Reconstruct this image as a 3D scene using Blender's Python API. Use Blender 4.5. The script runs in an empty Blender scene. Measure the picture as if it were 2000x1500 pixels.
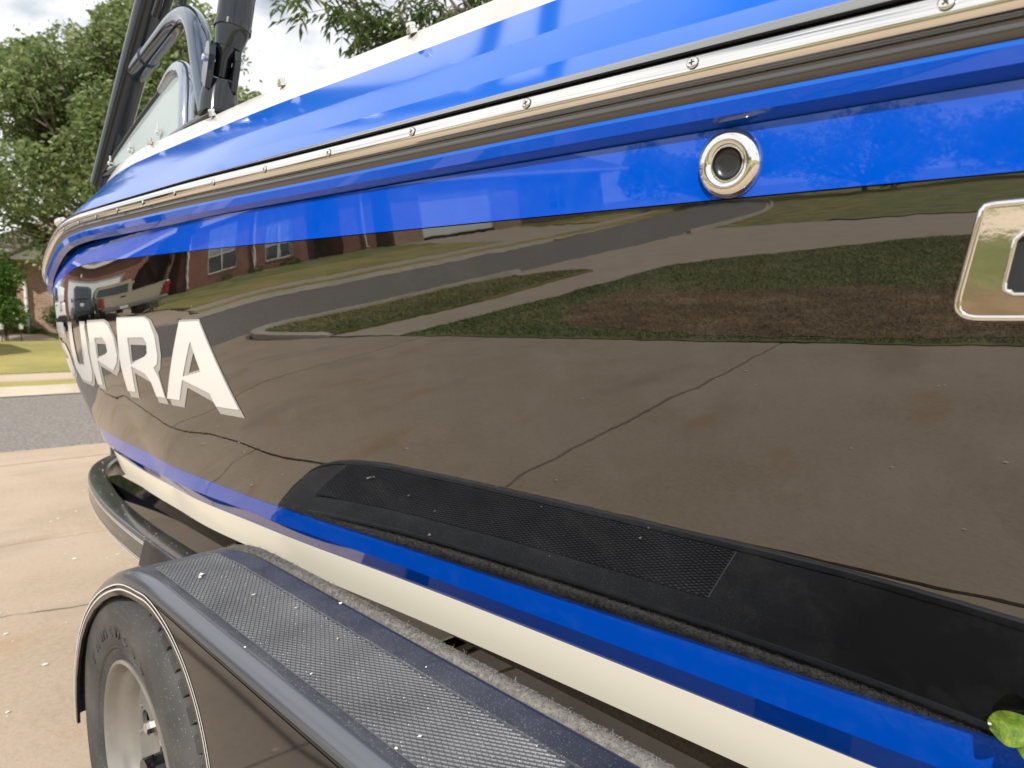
import bpy, bmesh, math, random
from mathutils import Vector, Matrix
random.seed(7)
C = bpy.context.scene.collection
PI = math.pi
rad = math.radians

# ------------------------------------------------------------------ camera
cam = bpy.data.cameras.new('camera'); cam_o = bpy.data.objects.new('camera', cam); C.objects.link(cam_o)
cam.sensor_width = 36.0; cam.lens = 36.0*1387/2000
cam.clip_start = .05; cam.clip_end = 2000
cam_o.location = (0, 0, 1.2)
cam_o.rotation_euler = (rad(90-5.355), 0, rad(-43.8))
cam.dof.use_dof = True; cam.dof.focus_distance = .78; cam.dof.aperture_fstop = 11.0
bpy.context.scene.camera = cam_o

# ------------------------------------------------------------------ world, sun, exposure
SUN_DIR = Vector((-.70, -.46, .68)).normalized()          # towards the sun
sun_el = math.asin(SUN_DIR.z); sun_az = math.atan2(SUN_DIR.x, SUN_DIR.y)
w = bpy.data.worlds.new('World'); bpy.context.scene.world = w; w.use_nodes = True
nt = w.node_tree; nt.nodes.clear()
def N(tree, t, **kw):
    n = tree.nodes.new(t)
    for k, v in kw.items():
        if k in n.inputs.keys() if hasattr(n.inputs, 'keys') else False: n.inputs[k].default_value = v
        else: setattr(n, k, v)
    return n
sky = N(nt, 'ShaderNodeTexSky'); sky.sky_type = 'NISHITA'; sky.sun_disc = False
sky.sun_elevation = sun_el; sky.sun_rotation = sun_az; sky.dust_density = 1.2; sky.air_density = 1.0
tc = N(nt, 'ShaderNodeTexCoord')
sep = N(nt, 'ShaderNodeSeparateXYZ'); nt.links.new(tc.outputs['Generated'], sep.inputs[0])
# project the view direction on to a cloud sheet
mx = N(nt, 'ShaderNodeMath', operation='MAXIMUM'); mx.inputs[1].default_value = 0.0
nt.links.new(sep.outputs['Z'], mx.inputs[0])
ad = N(nt, 'ShaderNodeMath', operation='ADD'); ad.inputs[1].default_value = .22; nt.links.new(mx.outputs[0], ad.inputs[0])
dv = N(nt, 'ShaderNodeVectorMath', operation='DIVIDE')
cmb = N(nt, 'ShaderNodeCombineXYZ')
for i in range(3): nt.links.new(ad.outputs[0], cmb.inputs[i])
nt.links.new(tc.outputs['Generated'], dv.inputs[0]); nt.links.new(cmb.outputs[0], dv.inputs[1])
cn = N(nt, 'ShaderNodeTexNoise'); cn.inputs['Scale'].default_value = 1.7; cn.inputs['Detail'].default_value = 9; cn.inputs['Roughness'].default_value = .58
cn.inputs['Distortion'].default_value = .35
nt.links.new(dv.outputs[0], cn.inputs['Vector'])
cr = N(nt, 'ShaderNodeValToRGB'); cr.color_ramp.elements[0].position = .31; cr.color_ramp.elements[1].position = .47
nt.links.new(cn.outputs['Fac'], cr.inputs['Fac'])
cn2 = N(nt, 'ShaderNodeTexNoise'); cn2.inputs['Scale'].default_value = 3.1; cn2.inputs['Detail'].default_value = 6
nt.links.new(dv.outputs[0], cn2.inputs['Vector'])
cr2 = N(nt, 'ShaderNodeValToRGB'); cr2.color_ramp.elements[0].position = .35; cr2.color_ramp.elements[1].position = .65
cr2.color_ramp.elements[0].color = (9.6, 9.8, 10.2, 1); cr2.color_ramp.elements[1].color = (12.8, 12.7, 12.6, 1)
nt.links.new(cn2.outputs['Fac'], cr2.inputs['Fac'])
mix = N(nt, 'ShaderNodeMixRGB'); nt.links.new(cr.outputs['Color'], mix.inputs['Fac'])
nt.links.new(sky.outputs[0], mix.inputs[1]); nt.links.new(cr2.outputs['Color'], mix.inputs[2])
bg = N(nt, 'ShaderNodeBackground'); bg.inputs['Strength'].default_value = .085
nt.links.new(mix.outputs[0], bg.inputs['Color'])
wo = N(nt, 'ShaderNodeOutputWorld'); nt.links.new(bg.outputs[0], wo.inputs['Surface'])
sun = bpy.data.lights.new('sun', 'SUN'); sun.energy = 4.3; sun.angle = rad(.53); sun.color = (1.0, .955, .89)
sun_o = bpy.data.objects.new('sun', sun); C.objects.link(sun_o)
sun_o.rotation_euler = SUN_DIR.to_track_quat('Z', 'Y').to_euler()
vs = bpy.context.scene.view_settings
vs.view_transform = 'Standard'; vs.look = 'None'; vs.exposure = 0.25; vs.gamma = 1; vs.use_curve_mapping = False
bpy.context.scene.cycles.max_bounces = 10
bpy.context.scene.cycles.glossy_bounces = 6
bpy.context.scene.cycles.caustics_reflective = False
bpy.context.scene.cycles.caustics_refractive = False

# ------------------------------------------------------------------ materials
def mat(name, col, rough=.5, metal=0, ior=1.5, noise=None, bump=None, coat=0, spec=None):
    """noise=(scale, strength, colour2, detail) ; bump=(scale, distance)"""
    m = bpy.data.materials.new(name); m.use_nodes = True; t = m.node_tree
    b = t.nodes['Principled BSDF']
    b.inputs['Base Color'].default_value = (*col, 1); b.inputs['Roughness'].default_value = rough
    b.inputs['Metallic'].default_value = metal; b.inputs['IOR'].default_value = ior
    if coat: b.inputs['Coat Weight'].default_value = coat; b.inputs['Coat Roughness'].default_value = .02
    if spec is not None: b.inputs['Specular IOR Level'].default_value = spec
    c = t.nodes.new('ShaderNodeTexCoord')
    if noise:
        n = t.nodes.new('ShaderNodeTexNoise'); n.inputs['Scale'].default_value = noise[0]; n.inputs['Detail'].default_value = noise[3] if len(noise) > 3 else 5
        t.links.new(c.outputs['Object'], n.inputs['Vector'])
        r = t.nodes.new('ShaderNodeValToRGB'); r.color_ramp.elements[0].position = .5-noise[1]; r.color_ramp.elements[1].position = .5+noise[1]
        r.color_ramp.elements[0].color = (*col, 1); r.color_ramp.elements[1].color = (*noise[2], 1)
        t.links.new(n.outputs['Fac'], r.inputs['Fac']); t.links.new(r.outputs[0], b.inputs['Base Color'])
    if bump:
        n2 = t.nodes.new('ShaderNodeTexNoise'); n2.inputs['Scale'].default_value = bump[0]; n2.inputs['Detail'].default_value = 4
        t.links.new(c.outputs['Object'], n2.inputs['Vector'])
        bp = t.nodes.new('ShaderNodeBump'); bp.inputs['Distance'].default_value = bump[1]; bp.inputs['Strength'].default_value = 1
        t.links.new(n2.outputs['Fac'], bp.inputs['Height']); t.links.new(bp.outputs[0], b.inputs['Normal'])
    return m
def layer_speck(m, scale, thresh, col, rnd=1.0, size=.18):
    """small flecks of dust / droppings spread over a material"""
    t = m.node_tree; b = t.nodes['Principled BSDF']
    c = t.nodes.new('ShaderNodeTexCoord'); v = t.nodes.new('ShaderNodeTexVoronoi'); v.inputs['Scale'].default_value = scale
    t.links.new(c.outputs['Object'], v.inputs['Vector'])
    lt = t.nodes.new('ShaderNodeMath'); lt.operation = 'LESS_THAN'; lt.inputs[1].default_value = size
    t.links.new(v.outputs['Distance'], lt.inputs[0])
    sp = t.nodes.new('ShaderNodeSeparateColor'); t.links.new(v.outputs['Color'], sp.inputs[0])
    g = t.nodes.new('ShaderNodeMath'); g.operation = 'LESS_THAN'; g.inputs[1].default_value = thresh
    t.links.new(sp.outputs[0], g.inputs[0])
    mu = t.nodes.new('ShaderNodeMath'); mu.operation = 'MULTIPLY'
    t.links.new(lt.outputs[0], mu.inputs[0]); t.links.new(g.outputs[0], mu.inputs[1])
    mixn = t.nodes.new('ShaderNodeMixRGB')
    l = b.inputs['Base Color'].links
    if l: t.links.new(l[0].from_socket, mixn.inputs[1])
    else: mixn.inputs[1].default_value = b.inputs['Base Color'].default_value
    mixn.inputs[2].default_value = (*col, 1)
    t.links.new(mu.outputs[0], mixn.inputs[0]); t.links.new(mixn.outputs[0], b.inputs['Base Color'])
    return m
def brick_mat(name, c1, c2, mortar, axis):
    m = mat(name, c1, .85); t = m.node_tree; b = t.nodes['Principled BSDF']
    c = t.nodes.new('ShaderNodeTexCoord'); s = t.nodes.new('ShaderNodeSeparateXYZ'); t.links.new(c.outputs['Object'], s.inputs[0])
    k = t.nodes.new('ShaderNodeCombineXYZ'); t.links.new(s.outputs['X' if axis == 'x' else 'Y'], k.inputs[0]); t.links.new(s.outputs['Z'], k.inputs[1])
    br = t.nodes.new('ShaderNodeTexBrick'); br.inputs['Scale'].default_value = 1
    br.inputs['Brick Width'].default_value = .21; br.inputs['Row Height'].default_value = .075; br.inputs['Mortar Size'].default_value = .008
    br.inputs['Color1'].default_value = (*c1, 1); br.inputs['Color2'].default_value = (*c2, 1); br.inputs['Mortar'].default_value = (*mortar, 1)
    t.links.new(k.outputs[0], br.inputs['Vector'])
    n = t.nodes.new('ShaderNodeTexNoise'); n.inputs['Scale'].default_value = 2.3; n.inputs['Detail'].default_value = 7; t.links.new(c.outputs['Object'], n.inputs['Vector'])
    mm = t.nodes.new('ShaderNodeMixRGB'); mm.blend_type = 'MULTIPLY'; mm.inputs[0].default_value = .7
    rr = t.nodes.new('ShaderNodeValToRGB'); rr.color_ramp.elements[0].color = (.55, .5, .5, 1); rr.color_ramp.elements[1].color = (1.2, 1.15, 1.1, 1)
    t.links.new(n.outputs['Fac'], rr.inputs[0]); t.links.new(br.outputs['Color'], mm.inputs[1]); t.links.new(rr.outputs[0], mm.inputs[2])
    t.links.new(mm.outputs[0], b.inputs['Base Color'])
    bp = t.nodes.new('ShaderNodeBump'); bp.inputs['Distance'].default_value = .006; bp.invert = True
    t.links.new(br.outputs['Fac'], bp.inputs['Height']); t.links.new(bp.outputs[0], b.inputs['Normal'])
    return m

M = {}
M['black_gel'] = mat('black_gelcoat', (.004, .004, .004), .012, ior=2.25, bump=(6, .00022))
M['blue_gel'] = mat('blue_gelcoat', (.0, .068, .49), .02, ior=1.6)
def haze_spots(m, base, add, scale):
    t = m.node_tree; b = t.nodes['Principled BSDF']; c = t.nodes.new('ShaderNodeTexCoord')
    n = t.nodes.new('ShaderNodeTexNoise'); n.inputs['Scale'].default_value = scale; n.inputs['Detail'].default_value = 9; n.inputs['Roughness'].default_value = .72; t.links.new(c.outputs['Object'], n.inputs['Vector'])
    r = t.nodes.new('ShaderNodeValToRGB'); r.color_ramp.elements[0].position = .50; r.color_ramp.elements[1].position = .74
    r.color_ramp.elements[0].color = (*base, 1); r.color_ramp.elements[1].color = (*add, 1)
    t.links.new(n.outputs['Fac'], r.inputs[0]); t.links.new(r.outputs[0], b.inputs['Base Color'])
haze_spots(M['black_gel'], (.004, .004, .004), (.016, .016, .0155), 14)
haze_spots(M['blue_gel'], (.0, .068, .49), (.010, .080, .50), 26)
layer_speck(M['black_gel'], 34, .022, (.28, .28, .26), size=.055)
M['blue_deck'] = mat('blue_gelcoat_deck', (.002, .095, .48), .085, ior=1.42)
M['white_gel'] = mat('white_gelcoat', (.56, .555, .54), .16, ior=1.5, noise=(7, .16, (.40, .395, .38), 8))
M['cream_gel'] = mat('cream_gelcoat', (.78, .73, .61), .15, ior=1.5)
M['steel'] = mat('polished_steel', (.86, .84, .80), .06, 1)
M['steel_dark'] = mat('steel_recess', (.05, .05, .05), .4, .5)
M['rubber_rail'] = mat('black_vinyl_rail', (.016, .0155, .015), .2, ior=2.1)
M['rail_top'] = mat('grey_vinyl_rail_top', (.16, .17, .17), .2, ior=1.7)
M['decal_white'] = mat('white_vinyl_decal', (.68, .68, .67), .12)
M['decal_grey'] = mat('grey_vinyl_decal', (.36, .35, .335), .3)
M['frame_steel'] = mat('blue_grey_polished_frame', (.42, .46, .52), .07, .95)
M['tower'] = mat('black_anodised_tube', (.006, .009, .013), .10, ior=1.6)
M['tower_gloss'] = mat('polished_dark_tube', (.13, .16, .21), .06, .9)
M['trailer_black'] = mat('black_trailer_paint', (.005, .006, .009), .05, ior=1.55)
layer_speck(M['trailer_black'], 130, .10, (.45, .44, .42), size=.12)
M['fender_top'] = mat('dusty_black_fender', (.045, .049, .058), .42, ior=1.4, noise=(14, .2, (.075, .081, .094)))
layer_speck(M['fender_top'], 560, .38, (.5, .52, .56), size=.22)
def rear_wear(m):
    t = m.node_tree; b = t.nodes['Principled BSDF']; c = t.nodes.new('ShaderNodeTexCoord'); sp = t.nodes.new('ShaderNodeSeparateXYZ'); t.links.new(c.outputs['Object'], sp.inputs[0])
    n = t.nodes.new('ShaderNodeTexNoise'); n.inputs['Scale'].default_value = 9; n.inputs['Detail'].default_value = 6; t.links.new(c.outputs['Object'], n.inputs['Vector'])
    ma = t.nodes.new('ShaderNodeMath'); ma.operation = 'MULTIPLY_ADD'; ma.inputs[1].default_value = .22; t.links.new(n.outputs['Fac'], ma.inputs[0]); t.links.new(sp.outputs['Y'], ma.inputs[2])
    r = t.nodes.new('ShaderNodeMapRange'); r.inputs[1].default_value = .34; r.inputs[2].default_value = .66; t.links.new(ma.outputs[0], r.inputs[0])
    mx_ = t.nodes.new('ShaderNodeMixRGB'); l = b.inputs['Base Color'].links[0].from_socket; t.links.new(r.outputs[0], mx_.inputs[0]); mx_.inputs[1].default_value = (.006, .007, .010, 1); t.links.new(l, mx_.inputs[2]); t.links.new(mx_.outputs[0], b.inputs['Base Color'])
    r2 = t.nodes.new('ShaderNodeMapRange'); r2.inputs[1].default_value = .34; r2.inputs[2].default_value = .66; r2.inputs[3].default_value = .10; r2.inputs[4].default_value = .42; t.links.new(ma.outputs[0], r2.inputs[0]); t.links.new(r2.outputs[0], b.inputs['Roughness'])
rear_wear(M['fender_top'])
M['fender_edge'] = mat('polished_black_fender_edge', (.036, .042, .058), .18, ior=2.2)
M['tread_pad'] = mat('black_rubber_tread', (.045, .047, .054), .42, ior=1.75, noise=(9, .22, (.10, .104, .114)))
layer_speck(M['tread_pad'], 300, .22, (.5, .5, .52), size=.16)
M['pinstripe'] = mat('silver_pinstripe', (.56, .56, .56), .3)
M['carpet'] = mat('grey_carpet', (.12, .114, .104), .95, noise=(140, .2, (.22, .21, .19)))
M['tyre'] = mat('dusty_tyre_rubber', (.018, .018, .018), .7, noise=(9, .2, (.06, .058, .055)))
layer_speck(M['tyre'], 330, .30, (.36, .35, .32), size=.16)
M['rim'] = mat('cast_aluminium_rim', (.33, .32, .305), .36, .6, noise=(9, .22, (.19, .18, .165)))
M['chrome'] = mat('chrome', (.8, .8, .8), .12, 1)
M['dark'] = mat('black_void', (.004, .004, .004), .9)
M['leafgreen'] = mat('fresh_leaf', (.07, .14, .012), .5, noise=(110, .16, (.19, .27, .03), 6), bump=(320, .0012))
M['petal'] = mat('pale_petal', (.75, .72, .66), .7)
M['asphalt'] = mat('asphalt', (.125, .112, .10), .85, noise=(38, .16, (.28, .25, .225), 8), bump=(90, .01))
M['asphalt_dark'] = mat('darker_asphalt', (.055, .05, .047), .7)
M['earth'] = mat('joint_dirt', (.05, .042, .032), .95)
def ground_mat(name, stops, s1, s2, bumpd=.01, rough=.92, stretch=(1, 1, 1)):
    m = mat(name, (.3, .3, .3), rough); t = m.node_tree; b = t.nodes['Principled BSDF']
    c = t.nodes.new('ShaderNodeTexCoord'); mp = t.nodes.new('ShaderNodeMapping'); mp.inputs['Scale'].default_value = stretch
    t.links.new(c.outputs['Object'], mp.inputs[0])
    n1 = t.nodes.new('ShaderNodeTexNoise'); n1.inputs['Scale'].default_value = s1; n1.inputs['Detail'].default_value = 8; n1.inputs['Roughness'].default_value = .6
    n2 = t.nodes.new('ShaderNodeTexNoise'); n2.inputs['Scale'].default_value = s2; n2.inputs['Detail'].default_value = 6; n2.inputs['Roughness'].default_value = .7
    t.links.new(mp.outputs[0], n1.inputs['Vector']); t.links.new(mp.outputs[0], n2.inputs['Vector'])
    a = t.nodes.new('ShaderNodeMath'); a.operation = 'MULTIPLY_ADD'; a.inputs[1].default_value = .45
    sc = t.nodes.new('ShaderNodeMath'); sc.operation = 'MULTIPLY'; sc.inputs[1].default_value = .55
    t.links.new(n1.outputs['Fac'], sc.inputs[0]); t.links.new(n2.outputs['Fac'], a.inputs[0]); t.links.new(sc.outputs[0], a.inputs[2])
    r = t.nodes.new('ShaderNodeValToRGB'); e = r.color_ramp.elements
    while len(e) < len(stops): e.new(.5)
    for i, (p, col) in enumerate(stops): e[i].position = p; e[i].color = (*col, 1)
    t.links.new(a.outputs[0], r.inputs[0]); t.links.new(r.outputs[0], b.inputs['Base Color'])
    bp = t.nodes.new('ShaderNodeBump'); bp.inputs['Distance'].default_value = bumpd; t.links.new(n2.outputs['Fac'], bp.inputs['Height']); t.links.new(bp.outputs[0], b.inputs['Normal'])
    return m
M['concrete'] = ground_mat('weathered_concrete', [(.32, (.31, .235, .165)), (.46, (.385, .300, .215)), (.55, (.42, .330, .245)), (.68, (.35, .275, .20))], 1.3, 42, .003, .85)
def stains(m, col, scale, lo, hi, amt):
    t = m.node_tree; b = t.nodes['Principled BSDF']; c = t.nodes.new('ShaderNodeTexCoord'); mp = t.nodes.new('ShaderNodeMapping'); mp.inputs['Scale'].default_value = (1, 2.2, 1)
    n = t.nodes.new('ShaderNodeTexNoise'); n.inputs['Scale'].default_value = scale; n.inputs['Detail'].default_value = 6; t.links.new(c.outputs['Object'], mp.inputs[0]); t.links.new(mp.outputs[0], n.inputs['Vector'])
    r = t.nodes.new('ShaderNodeMapRange'); r.inputs[1].default_value = lo; r.inputs[2].default_value = hi; r.inputs[3].default_value = 0; r.inputs[4].default_value = amt; t.links.new(n.outputs['Fac'], r.inputs[0])
    mx_ = t.nodes.new('ShaderNodeMixRGB'); l = b.inputs['Base Color'].links[0].from_socket; t.links.new(r.outputs[0], mx_.inputs[0]); t.links.new(l, mx_.inputs[1]); mx_.inputs[2].default_value = (*col, 1); t.links.new(mx_.outputs[0], b.inputs['Base Color'])
stains(M['concrete'], (.36, .205, .085), 1.15, .60, .74, .7)
stains(M['concrete'], (.20, .155, .115), .8, .56, .76, .55)
M['walk'] = ground_mat('pink_concrete', [(.35, (.40, .31, .23)), (.55, (.47, .38, .29)), (.7, (.42, .34, .26))], 1.5, 30, .003, .9)
M['kerb'] = ground_mat('kerb_concrete', [(.35, (.40, .35, .27)), (.6, (.52, .46, .37))], 2, 40, .003, .9)
M['grass_green'] = ground_mat('green_turf', [(.35, (.10, .135, .035)), (.48, (.19, .215, .06)), (.60, (.36, .31, .12))], 1.1, 35, .03)
M['grass_yellow'] = ground_mat('dry_yellow_turf', [(.35, (.17, .19, .045)), (.48, (.34, .29, .09)), (.62, (.44, .35, .13))], .5, 28, .03)
M['grass_dead'] = ground_mat('dead_brown_turf', [(.38, (.13, .075, .04)), (.5, (.26, .165, .09)), (.60, (.44, .30, .165))], 1.7, 22, .04)
M['grass_mid'] = ground_mat('patchy_turf', [(.36, (.09, .14, .03)), (.47, (.18, .20, .05)), (.54, (.36, .29, .10)), (.66, (.42, .31, .13))], 1.2, 30, .03)
M['brick_red'] = brick_mat('red_brick', (.30, .105, .062), (.22, .075, .05), (.36, .28, .23), 'x')
M['brick_red_y'] = brick_mat('red_brick_side', (.30, .105, .062), (.22, .075, .05), (.36, .28, .23), 'y')
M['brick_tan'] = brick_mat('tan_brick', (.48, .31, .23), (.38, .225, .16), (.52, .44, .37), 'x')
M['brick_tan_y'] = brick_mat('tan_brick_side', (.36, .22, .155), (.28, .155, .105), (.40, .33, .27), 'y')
M['trim'] = mat('white_trim', (.74, .73, .70), .5)
M['garage_white'] = mat('white_garage_panel', (.84, .85, .82), .4)
M['door_dark'] = mat('dark_door', (.06, .055, .05), .5)
M['door_grey'] = mat('grey_door', (.16, .15, .145), .5)
M['glass_dark'] = mat('window_glass', (.03, .04, .04), .03, ior=1.9)
M['blind'] = mat('window_blind', (.40, .43, .40), .5)
M['bark'] = mat('bark', (.10, .075, .055), .95, noise=(12, .2, (.18, .14, .11)), bump=(30, .01))
def roof_mat():
    m = mat('roof_shingle', (.26, .21, .155), .95); t = m.node_tree; b = t.nodes['Principled BSDF']
    c = t.nodes.new('ShaderNodeTexCoord'); s = t.nodes.new('ShaderNodeSeparateXYZ'); t.links.new(c.outputs['Object'], s.inputs[0])
    k = t.nodes.new('ShaderNodeCombineXYZ'); t.links.new(s.outputs['X'], k.inputs[0]); t.links.new(s.outputs['Y'], k.inputs[1])
    br = t.nodes.new('ShaderNodeTexBrick'); br.inputs['Scale'].default_value = 1; br.inputs['Brick Width'].default_value = .33; br.inputs['Row Height'].default_value = .13; br.inputs['Mortar Size'].default_value = .012
    br.inputs['Color1'].default_value = (.30, .24, .175, 1); br.inputs['Color2'].default_value = (.21, .17, .125, 1); br.inputs['Mortar'].default_value = (.09, .075, .06, 1)
    t.links.new(k.outputs[0], br.inputs['Vector']); t.links.new(br.outputs['Color'], b.inputs['Base Color'])
    bp = t.nodes.new('ShaderNodeBump'); bp.inputs['Distance'].default_value = .02; bp.invert = True
    t.links.new(br.outputs['Fac'], bp.inputs['Height']); t.links.new(bp.outputs[0], b.inputs['Normal'])
    return m
M['roof'] = roof_mat()
def leaf_mat(name, a, b_, c_):
    m = mat(name, a, .45); t = m.node_tree; b = t.nodes['Principled BSDF']
    g = t.nodes.new('ShaderNodeNewGeometry'); r = t.nodes.new('ShaderNodeValToRGB'); e = r.color_ramp.elements; e.new(.5)
    for i, (p, col) in enumerate(((0, a), (.55, b_), (1, c_))): e[i].position = p; e[i].color = (*col, 1)
    t.links.new(g.outputs['Random Per Island'], r.inputs[0]); t.links.new(r.outputs[0], b.inputs['Base Color'])
    tr = t.nodes.new('ShaderNodeBsdfTranslucent'); t.links.new(r.outputs[0], tr.inputs[0])
    ms = t.nodes.new('ShaderNodeMixShader'); ms.inputs[0].default_value = .5
    out = t.nodes['Material Output']; t.links.new(b.outputs[0], ms.inputs[1]); t.links.new(tr.outputs[0], ms.inputs[2]); t.links.new(ms.outputs[0], out.inputs[0])
    return m
M['leaf_ash'] = leaf_mat('ash_leaves', (.105, .160, .052), (.185, .245, .088), (.30, .345, .135))
M['leaf_pecan'] = leaf_mat('pecan_leaves', (.05, .095, .022), (.09, .145, .035), (.15, .19, .055))
M['leaf_shrub'] = leaf_mat('shrub_leaves', (.04, .10, .015), (.08, .17, .02), (.15, .25, .04))
def glass_mat():
    m = mat('windscreen_dirt_sky_tint', (.50, .56, .56), .12); t = m.node_tree; b = t.nodes['Principled BSDF']  # pale base puts reflected sky, along with dirt, into the glass colour
    tr = t.nodes.new('ShaderNodeBsdfTransparent'); tr.inputs[0].default_value = (.75, .85, .83, 1)
    ms = t.nodes.new('ShaderNodeMixShader'); ms.inputs[0].default_value = .38
    out = t.nodes['Material Output']; t.links.new(b.outputs[0], ms.inputs[1]); t.links.new(tr.outputs[0], ms.inputs[2]); t.links.new(ms.outputs[0], out.inputs[0])
    return m
M['glass'] = glass_mat()

# ------------------------------------------------------------------ helpers
def link(name, me, parent=None):
    o = bpy.data.objects.new(name, me); C.objects.link(o)
    if parent is not None:
        o.parent = parent; o.matrix_parent_inverse = PM[parent.name]
    PM[o.name] = Matrix.Identity(4)
    return o
PM = {}
def empty(name, loc, label=None, cat=None, group=None, rz=0):
    o = bpy.data.objects.new(name, None); C.objects.link(o); o.location = loc; o.rotation_euler = (0, 0, rz); o.empty_display_size = .1
    PM[o.name] = Matrix.Translation(-Vector(loc)) if not rz else Matrix.Identity(4)
    tag(o, label, cat, group); return o
def tag(o, label=None, cat=None, group=None, kind=None):
    if label: o['label'] = label
    if cat: o['category'] = cat
    if group: o['group'] = group
    if kind: o['kind'] = kind
    return o
def meshobj(name, V, F, mats, parent=None, mi=None, smooth=False):
    me = bpy.data.meshes.new(name); me.from_pydata([tuple(v) for v in V], [], F)
    for m in (mats if isinstance(mats, (list, tuple)) else [mats]): me.materials.append(m)
    if mi: me.polygons.foreach_set('material_index', mi)
    if smooth: me.polygons.foreach_set('use_smooth', [True]*len(me.polygons))
    me.update()
    return link(name, me, parent)
class MB:
    def __init__(s): s.V = []; s.F = []; s.mi = []
    def add(s, V, F, m=0):
        n = len(s.V); s.V += [tuple(v) for v in V]; s.F += [tuple(i+n for i in f) for f in F]; s.mi += [m]*len(F)
    def box(s, a, b, m=0):
        (x0, y0, z0), (x1, y1, z1) = a, b
        V = [(x0, y0, z0), (x1, y0, z0), (x1, y1, z0), (x0, y1, z0), (x0, y0, z1), (x1, y0, z1), (x1, y1, z1), (x0, y1, z1)]
        s.add(V, [(0, 3, 2, 1), (4, 5, 6, 7), (0, 1, 5, 4), (1, 2, 6, 5), (2, 3, 7, 6), (3, 0, 4, 7)], m)
    def tube(s, path, r, n=16, m=0, caps=True, flat=1.0):
        path = [Vector(p) for p in path]; R = r if isinstance(r, (list, tuple)) else [r]*len(path)
        ref = Vector((0, 0, 1)); V = []; prev = None
        for i, p in enumerate(path):
            t = (path[min(i+1, len(path)-1)]-path[max(i-1, 0)]).normalized()
            if prev is None:
                u = t.cross(ref); u = u if u.length > .05 else t.cross(Vector((1, 0, 0))); u.normalize()
            else: u = (prev-t*prev.dot(t)).normalized()
            prev = u; v = t.cross(u)
            for k in range(n):
                a = 2*PI*k/n; V.append(p+u*math.cos(a)*R[i]+v*math.sin(a)*R[i]*flat)
        F = [(i*n+k, i*n+(k+1) % n, (i+1)*n+(k+1) % n, (i+1)*n+k) for i in range(len(path)-1) for k in range(n)]
        if caps: F += [tuple(range(n))[::-1], tuple((len(path)-1)*n+k for k in range(n))]
        s.add(V, F, m)
    def lathe(s, prof, origin, axis, n=32, m=0, close=False):
        """prof: list of (radius, height along axis)"""
        ax = Vector(axis).normalized(); u = ax.orthogonal().normalized(); v = ax.cross(u); o = Vector(origin)
        V = []
        for (r, h) in prof:
            for k in range(n):
                a = 2*PI*k/n; V.append(o+ax*h+(u*math.cos(a)+v*math.sin(a))*r)
        F = [(i*n+k, i*n+(k+1) % n, (i+1)*n+(k+1) % n, (i+1)*n+k) for i in range(len(prof)-1) for k in range(n)]
        if close: F.append(tuple((len(prof)-1)*n+k for k in range(n)))
        s.add(V, F, m)
    def prism(s, poly, d, m=0):
        """poly: 3d points, extruded by vector d"""
        d = Vector(d); P = [Vector(p) for p in poly]; n = len(P)
        s.add(P+[p+d for p in P], [tuple(range(n))[::-1], tuple(range(n, 2*n))]+[(i, (i+1) % n, n+(i+1) % n, n+i) for i in range(n)], m)
    def build(s, name, mats, parent=None, smooth=False):
        o = meshobj(name, s.V, s.F, mats, parent, s.mi, smooth)
        return o
def spline(pts, n=8):
    P = [Vector(p) for p in pts]; out = []
    for i in range(len(P)-1):
        p0 = P[max(i-1, 0)]; p1 = P[i]; p2 = P[i+1]; p3 = P[min(i+2, len(P)-1)]
        for k in range(n):
            t = k/n
            out.append(.5*((2*p1)+(p2-p0)*t+(2*p0-5*p1+4*p2-p3)*t*t+(3*p1-p0-3*p2+p3)*t*t*t))
    out.append(P[-1]); return out
def bevel(o, wdt=.004, seg=2, ang=35):
    m = o.modifiers.new('bevel', 'BEVEL'); m.width = wdt; m.segments = seg; m.limit_method = 'ANGLE'; m.angle_limit = rad(ang)
    return o
def smooth_by_angle(o, ang=35):
    me = o.data
    me.polygons.foreach_set('use_smooth', [True]*len(me.polygons))
    bm = bmesh.new(); bm.from_mesh(me)
    for e in bm.edges:
        if len(e.link_faces) == 2 and e.calc_face_angle(0) > rad(ang): e.smooth = False
    bm.to_mesh(me); bm.free(); return o

# ------------------------------------------------------------------ terrain and ground
def yn(x): return 7.74-.09*x+(.006*(x+12)**2 if x < -12 else 0)      # near edge of the street
def yf(x): return 13.25-.09*x+(.006*(x+12)**2 if x < -12 else 0)      # far edge of the street
def gz(x, y):
    d = y-(13.6-.09*x)
    if d <= 0: return 0.0
    return min(d, 22)*.055
def sheet(name, poly, z, m, step=.6, kind='structure', parent=None, skirt=0, flat=False):
    bm = bmesh.new(); vs_ = [bm.verts.new((x, y, 0)) for x, y in poly]; bm.faces.new(vs_)
    ys = [p[1] for p in poly]; xs = [p[0] for p in poly]
    if not flat:
        y = max(min(ys), 12.0)
        while y < max(ys):
            y += step*2; bmesh.ops.bisect_plane(bm, geom=bm.verts[:]+bm.edges[:]+bm.faces[:], plane_co=(0, y, 0), plane_no=(.09, 1, 0))
    for v in bm.verts: v.co.z = gz(v.co.x, v.co.y)+z
    if skirt:
        e = [e for e in bm.edges if e.is_boundary]
        r = bmesh.ops.extrude_edge_only(bm, edges=e)
        for v in [g for g in r['geom'] if isinstance(g, bmesh.types.BMVert)]: v.co.z -= skirt
    bmesh.ops.recalc_face_normals(bm, faces=bm.faces[:])
    if sum(f.normal.z for f in bm.faces) < 0: bmesh.ops.reverse_faces(bm, faces=bm.faces[:])
    me = bpy.data.meshes.new(name); bm.to_mesh(me); bm.free(); me.materials.append(m)
    o = link(name, me, parent)
    if kind: o['kind'] = kind
    return o
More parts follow.
